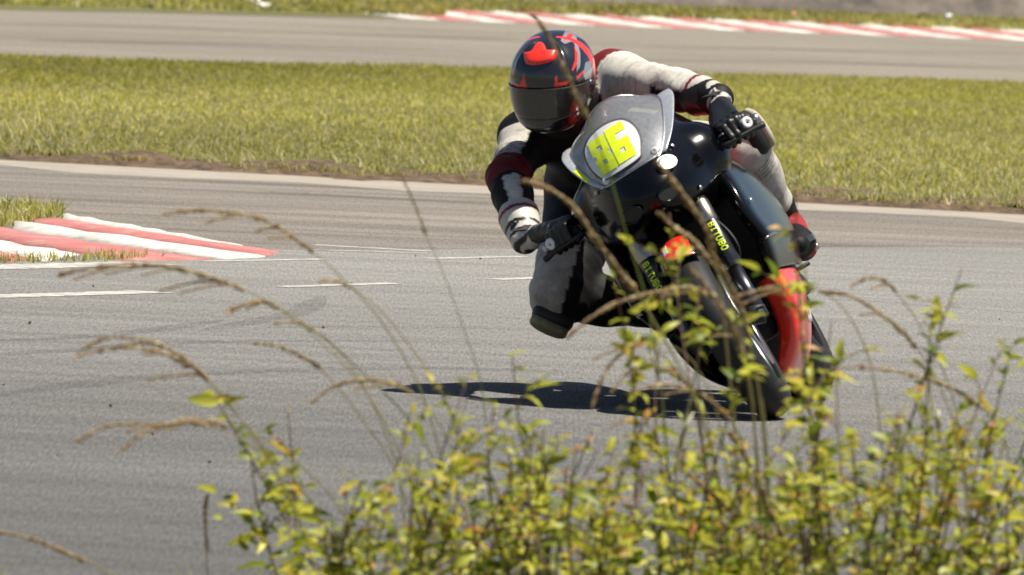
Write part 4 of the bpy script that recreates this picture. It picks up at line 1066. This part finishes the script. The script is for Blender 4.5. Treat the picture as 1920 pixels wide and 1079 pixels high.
# ================================================================== FOREGROUND PLANTS
STRAW = np.array([(.42, .32, .17), (.30, .20, .10), (.52, .43, .27), (.24, .14, .075)])
def spikelet(mbv, mbf, mbc, p, d, L_, w_, c):
    X, Y_, D = frame_from(d); k = len(mbv); mid = p + D * L_ * .4
    mbv += [p, mid + X * w_, mid + Y_ * w_, mid - X * w_, mid - Y_ * w_, p + D * L_]
    mbf += [(k, k + 1, k + 2), (k, k + 2, k + 3), (k, k + 3, k + 4), (k, k + 4, k + 1), (k + 5, k + 2, k + 1), (k + 5, k + 3, k + 2), (k + 5, k + 4, k + 3), (k + 5, k + 1, k + 4)]
    mbc += [c] * 6
def stalk(head, stem, D, label, dens=1.0, seed=0, green=False, spread=1.0, branches=0, thick=1.0):
    """head: pixel path from the tip of the seed head to its base; stem: pixel path from there towards the ground"""
    r_ = random.Random(seed)
    hp = smooth_path([P(x, y, D - .10 * (1 - i / len(head))) for i, (x, y) in enumerate(head)], 40)[::-1]
    sp = [hp[0]] + [P(x, y, D + .04 * i) for i, (x, y) in enumerate(stem)]
    last = sp[-1]; base = Vector((last.x + (last.x - hp[0].x) * .25, last.y + .05, 0.0))
    root = empty('grass_stalk', base); tag(root, label, 'grass stalk', 'dry grass stalks rising from the near verge')
    path = smooth_path([base] + sp[::-1], 40); rel = [p - base for p in path]
    gc = np.array((.20, .24, .06)) if green else np.array((.34, .30, .13))
    v, f = tube_g(rel, [.0022 * thick - .0009 * thick * i / 39 for i in range(40)], 5)
    C = np.array([gc * (0.9 + .1 * math.sin(i * .3)) for i in range(len(v))]); obj('stem', v, f, 'straw', root, True, C)
    # long leaf blades from the stem
    mv, mf, mc = [], [], []
    rach = [p - base for p in hp]
    tv, tf = tube_g(rach, [.0017 * thick] * 39 + [.0006], 5); mv += tv; mf += tf; mc += [STRAW[0] * .9] * len(tv)
    Lh = sum((rach[i + 1] - rach[i]).length for i in range(39)); n_ = int(Lh / .0024 * dens); tuft = [r_.uniform(.45, 1.5) for _ in range(30)]
    for i in range(n_):
        u = i / max(n_ - 1, 1); t_ = u * 38.9; p = cat(rach, t_); k = min(int(t_), 38); d = (rach[k + 1] - rach[k]).normalized()
        a = i * 2.4; X, Y_, _ = frame_from(d); o = (X * math.cos(a) + Y_ * math.sin(a))
        c = STRAW[r_.choice((0, 0, 1, 2, 3) if u < .75 else (1, 3, 3, 0))] * r_.uniform(.75, 1.2)
        spikelet(mv, mf, mc, p + o * .001, d + o * r_.uniform(.15, .45) * spread + Vector((0, 0, -.15)), r_.uniform(.010, .019) * (1.05 - .4 * u) * tuft[int(u * 28)], r_.uniform(.0018, .0030) * thick * tuft[int(u * 28)] ** .5, c)
    for bno in range(branches):
        u = (bno + r_.uniform(.3, 1.2)) / (branches + 1.0); k = int(u * 30); p0 = rach[k]; d = (rach[k + 1] - rach[k]).normalized(); sgn = 1 if bno % 2 else -1
        bl = r_.uniform(.05, .14); hd_ = Vector((d.x, d.y, 0)).normalized(); dr = r_.uniform(.15, .42); br = [p0 + (d * .35 + hd_ * .65) * bl * x + Vector((0, sgn * .02 * x, -dr * bl * x * (.4 + .6 * x))) for x in np.linspace(0, 1, 10)]
        tv, tf = tube_g(br, .0010, 4); kk = len(mv); mv += tv; mf += [tuple(q + kk for q in ff) for ff in tf]; mc += [STRAW[1]] * len(tv)
        for i in range(int(bl / .0024)):
            t_ = i / (bl / .0024) * 8.9; p = cat(br, t_); q = min(int(t_), 8); dd = (br[q + 1] - br[q]).normalized(); a = i * 2.4; X, Y_, _ = frame_from(dd)
            spikelet(mv, mf, mc, p, dd + (X * math.cos(a) + Y_ * math.sin(a)) * .3, r_.uniform(.008, .013), r_.uniform(.0015, .0024), STRAW[r_.choice((0, 1, 1, 3))] * r_.uniform(.75, 1.2))
    obj('seed_head', mv, mf, 'straw', root, False, np.array(mc))
    return root
DS = -1.2
LB = 'thin dry grass stalk with a drooping tan seed head'
ST = [
    ([(310, 401), (370, 394), (440, 400), (500, 415), (550, 445), (590, 475)], [(640, 520), (720, 610), (800, 760), (860, 1000)], 30.2, 'tall grass stalk whose arching brown head hangs over the apex kerb tip', 1.0, 0, 3),
    ([(112, 514), (200, 498), (290, 496), (380, 515), (462, 545)], [(560, 600), (660, 690), (740, 860), (770, 1040)], 29.8, 'grass stalk with a long many-fingered drooping brown head below the apex kerb', 1.2, 0, 5),
    ([(432, 584), (470, 566), (500, 566), (525, 580)], [(600, 640), (690, 740), (770, 900), (800, 1060)], 30.4, LB, 1.2, 0, 2),
    ([(150, 658), (200, 634), (280, 640), (345, 672), (395, 715)], [(440, 770), (500, 860), (560, 980), (600, 1100)], 29.5, LB, 1.1, 0, 2),
    ([(145, 668), (220, 652), (300, 660), (360, 690)], [(420, 750), (500, 850), (570, 1000)], 29.9, LB, .9, 0, 1),
    ([(480, 643), (530, 652), (575, 672), (605, 695)], [(660, 760), (740, 880), (790, 1040)], 30.6, LB, .8, 0, 0),
    ([(515, 605), (560, 606), (600, 625)], [(660, 680), (760, 780), (830, 900), (860, 1060)], 30.9, LB, .8, 1, 0),
    ([(588, 752), (630, 722), (690, 712), (740, 720), (775, 738)], [(820, 790), (870, 900), (900, 1060)], 30.0, LB, 1.2, 0, 1),
    ([(150, 824), (210, 797), (300, 796), (370, 786), (430, 800)], [(520, 840), (620, 930), (690, 1060)], 29.4, LB, 1.2, 0, 3),
    ([(232, 842), (280, 806), (350, 792), (400, 800)], [(500, 850), (590, 950), (650, 1080)], 29.7, LB, 1.0, 0, 1),
    ([(600, 528), (630, 526), (662, 540)], [(730, 600), (830, 740), (900, 900), (930, 1060)], 30.9, LB, .8, 0, 0),
    ([(1000, 28), (1030, 70), (1058, 130), (1085, 190), (1105, 225)], [(1140, 320), (1180, 460), (1215, 580), (1240, 740), (1260, 960)], 29.6, 'tallest grass stalk, its tan head crossing in front of the rider\'s helmet', 1.3, 1, 0, 1.3),
    ([(985, 340), (1030, 355), (1075, 388), (1115, 445), (1155, 500), (1195, 548)], [(1230, 610), (1290, 720), (1340, 860), (1360, 1040)], 29.3, 'thick straw-coloured grass head crossing the black nose of the motorcycle', 1.6, 0, 0, 1.6),
    ([(1232, 305), (1262, 340), (1295, 385), (1322, 425), (1338, 470)], [(1350, 540), (1365, 680), (1380, 840), (1390, 1040)], 29.3, 'thick straw-coloured grass head standing before the oval sticker', 1.6, 0, 0, 1.7),
    ([(1238, 402), (1262, 425), (1300, 452), (1340, 500)], [(1375, 580), (1400, 700), (1420, 850), (1430, 1040)], 29.5, LB, 1.5, 0, 0, 1.6),
    ([(1065, 632), (1105, 598), (1160, 567), (1220, 550), (1295, 540), (1340, 560)], [(1390, 640), (1430, 760), (1450, 1040)], 29.7, 'grass stalk with a brown head trailing left below the rider\'s inside knee', 1.2, 0, 2, 1.2),
    ([(1110, 760), (1140, 690), (1185, 650), (1240, 640)], [(1300, 680), (1350, 800), (1380, 1040)], 29.9, LB, 1.0, 0, 1),
    ([(1150, 730), (1190, 690), (1240, 690), (1290, 720)], [(1330, 800), (1350, 1040)], 30.1, LB, 1.0, 0, 0),
    ([(722, 285), (750, 325), (778, 385), (800, 445)], [(830, 510), (870, 620), (905, 740), (930, 1000)], 30.8, 'tall hair-thin grass stalk standing against the infield grass', .5, 1, 0, .7),
    ([(1540, 548), (1590, 553), (1640, 580), (1690, 620), (1720, 655)], [(1760, 720), (1800, 840), (1820, 1040)], 30.0, LB, 1.2, 0, 1),
    ([(1598, 535), (1630, 520), (1660, 528), (1682, 550)], [(1730, 620), (1790, 760), (1830, 1040)], 30.4, LB, 1.0, 0, 1),
    ([(1370, 560), (1420, 545), (1480, 535), (1530, 540)], [(1590, 590), (1640, 720), (1670, 1040)], 30.2, LB, 1.2, 0, 1),
    ([(0, 998), (60, 1010), (120, 1035), (170, 1055)], [(230, 1090), (300, 1150)], 29.6, LB, 1.1, 0, 0),
    ([(388, 930), (385, 965), (386, 1000), (388, 1035)], [(388, 1060), (390, 1110)], 30.4, 'short pinkish upright grass spike standing alone before the asphalt', 1.0, 0, 0),
    ([(1372, 815), (1400, 860), (1420, 900), (1445, 960), (1470, 1010)], [(1490, 1060), (1500, 1120)], 29.4, LB, 1.6, 0, 0, 1.5),
    ([(1280, 880), (1340, 930), (1400, 985), (1480, 1020)], [(1540, 1070), (1560, 1120)], 29.3, LB, 1.4, 0, 0, 1.4),
    ([(900, 1000), (950, 985), (1010, 985), (1060, 1000)], [(1120, 1050), (1150, 1110)], 29.6, LB, 1.2, 0, 0),
    ([(1296, 505), (1335, 552), (1372, 610), (1398, 680)], [(1412, 760), (1420, 900), (1425, 1040)], 29.2, 'shaggy tan grass head hanging across the front tyre', 1.6, 0, 1, 1.6),
    ([(1330, 470), (1362, 520), (1392, 590), (1405, 640)], [(1420, 720), (1435, 860), (1440, 1040)], 29.5, 'tan grass head hanging beside the lettered fork leg', 1.5, 0, 0, 1.5),
    ([(1185, 735), (1250, 722), (1320, 742), (1372, 790)], [(1400, 860), (1410, 1040)], 29.6, 'bent tan grass head lying across the foot of the front tyre', 1.3, 0, 1, 1.2),
    ([(1560, 690), (1640, 690), (1720, 705), (1790, 730), (1850, 770)], [(1890, 850), (1900, 1040)], 30.3, LB, 1.0, 0, 0),
]
LBS = iter(['short dry grass stalk with a crumpled brown head over the pale asphalt', 'grass stalk with a long tan head, upper of a close arching pair', 'grass stalk with a thinner tan head, lower of a close arching pair',
    'fine grass stalk with a small plain nodding head below the crumpled brown head', 'green-stemmed grass stalk with a short tan head just under the crumpled one', 'dry grass stalk whose curved head touches the tip of the motorcycle\'s shadow',
    'grass stalk with three drooping fingers, lowest arching head over the dark asphalt', 'grass stalk with a forked head tucked under the three-fingered one', 'short thin grass head lying over the painted dash beyond the kerb tip',
    'thick straw-coloured head crossing the red lip of the front mudguard', 'dark curved grass head arching over the middle of the motorcycle\'s shadow', 'smaller curved grass head nested under the one arching over the shadow',
    'long nodding grass head arching away from the rear tyre over open asphalt', 'short hooked grass head standing above the long nodding one beside the rear tyre', 'grass head lying level across the fork foot and red belly pan',
    'low grass head trailing over bare dark asphalt well apart from the thicket', 'thick pale grass head leaning inside the thicket below the front tyre', 'thick pale grass head lying low among the thicket leaves',
    'bent pale grass head lying in the thin end of the thicket', 'long level grass head spanning the gap between the tall twigs'])
for i, s_ in enumerate(ST):
    hd, stm, D, lb, dens, gr, br = s_[:7]
    th = s_[7] if len(s_) > 7 else 1.0
    if lb == LB: lb = next(LBS)
    stalk(hd, stm, D + DS, lb, dens, 50 + i, bool(gr), 1.0, br, th)
# bright straight straws
for i, (pts, lb) in enumerate([([(1318, 628), (1300, 720), (1283, 810), (1270, 875)], 'pale straight straw leaning beside the front wheel'),
                               ([(1850, 880), (1820, 960), (1790, 1035), (1770, 1085)], 'pale straight straw bent over at the right end of the shrubs'),
                               ([(1738, 690), (1748, 760), (1760, 832)], 'pale upright straw among the tall twigs')]):
    pp_ = [P(x, y, 29.6 + DS + .2 * i) for x, y in pts]; last = pp_[-1]; base = Vector((last.x, last.y, 0))
    root = empty('dry_straw', base); tag(root, lb, 'grass stalk')
    path = smooth_path([p - base for p in pp_] + [Vector((0, 0, 0))], 24)[::-1]
    v, f = tube_g(path, [.0045 - .0022 * k / 23 for k in range(24)], 6); obj('stem', v, f, 'straw', root, True, np.tile((.52, .48, .32), (len(v), 1)))
    v, f = tube_g([path[9], path[9].lerp(path[14], .5) + Vector((.004, -.004, 0)), path[14] + Vector((.012, 0, 0))], [.006, .006, .001], 6); obj('leaf_sheath', v, f, 'straw', root, True, np.tile((.60, .58, .46), (len(v), 1)))

# ---- shrubs
def leaf_mesh(nm, L_, W_, bend, fold):
    v, f = [], []; n_ = 6
    for i in range(n_):
        u = i / (n_ - 1); wv = W_ * (math.sin(math.pi * min(1, u ** .8 * 1.0)) ** .9) * (.5) + .0004
        y = L_ * u; z = -bend * u * u * L_
        v += [Vector((-wv, y, z + fold * wv)), Vector((0, y, z)), Vector((wv, y, z + fold * wv))]
    for i in range(n_ - 1):
        a = i * 3; f += [(a, a + 1, a + 4, a + 3), (a + 1, a + 2, a + 5, a + 4)]
    return v, f
LV = [leaf_mesh('leaf', .046, .019, .35, .35), leaf_mesh('leaf', .036, .017, .6, .5), leaf_mesh('leaf', .054, .019, .75, .4), leaf_mesh('leaf', .028, .013, .2, .6)]
LM = [mesh_from('leaf', v, f, 'leaf') for v, f in LV]
TOP = [(380, 1110), (450, 1030), (600, 960), (700, 890), (840, 840), (930, 780), (1000, 800), (1080, 830), (1150, 880), (1240, 850), (1320, 850), (1420, 860), (1500, 830), (1600, 800), (1700, 780), (1800, 780), (1920, 790), (2400, 760)]
LCOL = np.array([(.11, .15, .02), (.24, .28, .03), (.42, .44, .05), (.56, .52, .06), (.58, .39, .07)])
def leaf_matrix(p, d, r_, sc_):
    X = Vector((r_.uniform(-1, 1), r_.uniform(-1, 1), r_.uniform(-.3, 1.0))); Y_ = Vector(d).normalized(); X = (X - Y_ * X.dot(Y_)).normalized(); Z = X.cross(Y_)
    if Z.z < 0: X, Z = -X, -Z
    m = Matrix((X, Y_, Z)).transposed().to_4x4() @ Matrix.Scale(sc_, 4); m.translation = p; return m
def shrub(px, D, nb, seed, label, group, hs=1.0, spread=.33, limit=130, tops=None, mass=True, big=1.0):
    r_ = random.Random(seed); base = P(px, 1000, D); base.z = 0
    root = empty('shrub', base); tag(root, label, 'shrub', group)
    paths = []
    for b__ in range(nb):
        tx = px + r_.gauss(0, spread * 300) if tops is None else tops[b__][0]
        ty = float(np.interp(tx, [t_[0] for t_ in TOP], [t_[1] for t_ in TOP])) if tops is None else tops[b__][1]
        if tops is None: ty += (1150 - ty) * (abs(r_.gauss(0, .26)) if r_.random() < .72 else -abs(r_.gauss(0, .20)))
        tip = P(tx, ty, D + r_.uniform(-.35, .35)) - base; tip *= hs
        if tip.z < .05: continue
        side = Vector((r_.uniform(-1, 1), r_.uniform(-1, 1), 0)) * .07
        pth = smooth_path([Vector((r_.uniform(-.03, .03), r_.uniform(-.03, .03), 0)), tip * .35 + side + Vector((-tip.x * .12, 0, 0)), tip * .7 + side * .8, tip], 24)
        v, f = tube_g(pth, [.0042 - .0030 * k / 23 for k in range(24)], 5); obj('branch', v, f, 'bark', root); paths.append((pth, 1))
        for q in range(r_.randint(2, 4)):
            k = r_.randint(8, 19); d = (pth[k + 1] - pth[k]).normalized(); o = Vector((r_.uniform(-1, 1), r_.uniform(-.8, .8), r_.uniform(.1, .9))).normalized()
            L_ = r_.uniform(.07, .19); tw = smooth_path([pth[k], pth[k] + (d * .4 + o * .6) * L_ * .5, pth[k] + (d * .2 + o * .8) * L_ + Vector((0, 0, -.01))], 10)
            v, f = tube_g(tw, [.0020 - .0012 * z / 9 for z in range(10)], 4); obj('twig', v, f, 'bark', root); paths.append((tw, .6))
    spots = []
    for pth, kind_ in paths:
        Lp = sum((pth[i + 1] - pth[i]).length for i in range(len(pth) - 1)); n_ = int(Lp / .0165); ph, fq = r_.uniform(0, 6.28), r_.uniform(9, 16) * (1 if kind_ == 1 else .5)
        for i in range(n_):
            t_ = (i + r_.uniform(0, 1)) / n_; 
            if kind_ == 1 and (t_ < .12 or (t_ > .35 and math.sin(t_ * fq + ph) < -.15)): continue
            p = cat(pth, t_ * (len(pth) - 1) * .999); k = min(int(t_ * (len(pth) - 1)), len(pth) - 2); d = (pth[k + 1] - pth[k]).normalized()
            o = Vector((r_.uniform(-1, 1), r_.uniform(-1, 1), r_.uniform(-.3, .6))).normalized()
            spots.append((p, o * .8 + d * .35, (.48 + .72 * r_.random() ** 1.3) * big * (1.0 if t_ < .85 else .7), t_))
    r_.shuffle(spots); spots.sort(key=lambda s_: -s_[0].z)
    for p, d, sc_, t_ in spots[:limit]:
        o = bpy.data.objects.new('leaf', LM[r_.randrange(4)]); COL.objects.link(o); o.parent = root; o.matrix_local = leaf_matrix(p, d, r_, sc_)
    if mass and spots[limit:]:
        mv, mf, mc = [], [], []
        for p, d, sc_, t_ in spots[limit:]:
            for rep in range(2 if p.z < .24 else 1):
                p2 = p + Vector((r_.gauss(0, .035), r_.gauss(0, .05), r_.gauss(0, .03))) * rep
                mt = leaf_matrix(p2, d, r_, sc_); v, f = LV[r_.randrange(4)]; k = len(mv); mv += [mt @ q for q in v]; mf += [tuple(i + k for i in ff) for ff in f]
                c = LCOL[r_.choices(range(5), (2, 3, 5, 3, 1))[0]] * r_.uniform(.8, 1.2); mc += [c] * len(v)
        o = obj('foliage', mv, mf, 'leaf_mass', root, True, np.array(mc)); o['kind'] = 'stuff'
    return root
GL = 'yellow-green leafy shrub with thin reddish twigs, growing in the thicket before the track'
GG = 'shrubs of the thicket on the near verge'
spx = [700, 790, 880, 970, 1060, 1150, 1240, 1320, 1400, 1480, 1560, 1640, 1720, 1800, 1880, 1960]
for i, x in enumerate(spx):
    shrub(x + random.uniform(-20, 20), 28.6 + random.uniform(-1.0, .6), 8, 300 + i, GL, GG)
shrub(545, 29.1, 3, 401, 'slender lone shoot with few leaves standing left of the thicket', None, tops=[(470, 850), (400, 745), (540, 770), (620, 830)], limit=80, big=1.25)
shrub(1690, 28.6, 2, 402, 'tall dark twig with sparse leaves rising highest from the right of the thicket', None, tops=[(1805, 500), (1740, 660), (1880, 640)], limit=80, big=1.15)
shrub(1380, 28.5, 3, 403, 'upright shoot with broad yellow leaves standing before the front tyre', None, tops=[(1310, 560), (1255, 400), (1240, 620), (1345, 610), (1285, 660), (1160, 640)], limit=150, big=1.25)
shrub(1560, 28.8, 3, 404, 'thin shoot with red tips standing before the rear tyre and red belly pan', None, tops=[(1490, 290), (1560, 600), (1510, 500), (1600, 640), (1660, 700)], limit=110, big=1.2)
shrub(1130, 28.7, 2, 405, 'thin shoot with yellow and orange leaves below the rider\'s inside leg', None, tops=[(1150, 520), (960, 665), (1010, 720), (1070, 760)], limit=90, big=1.2)
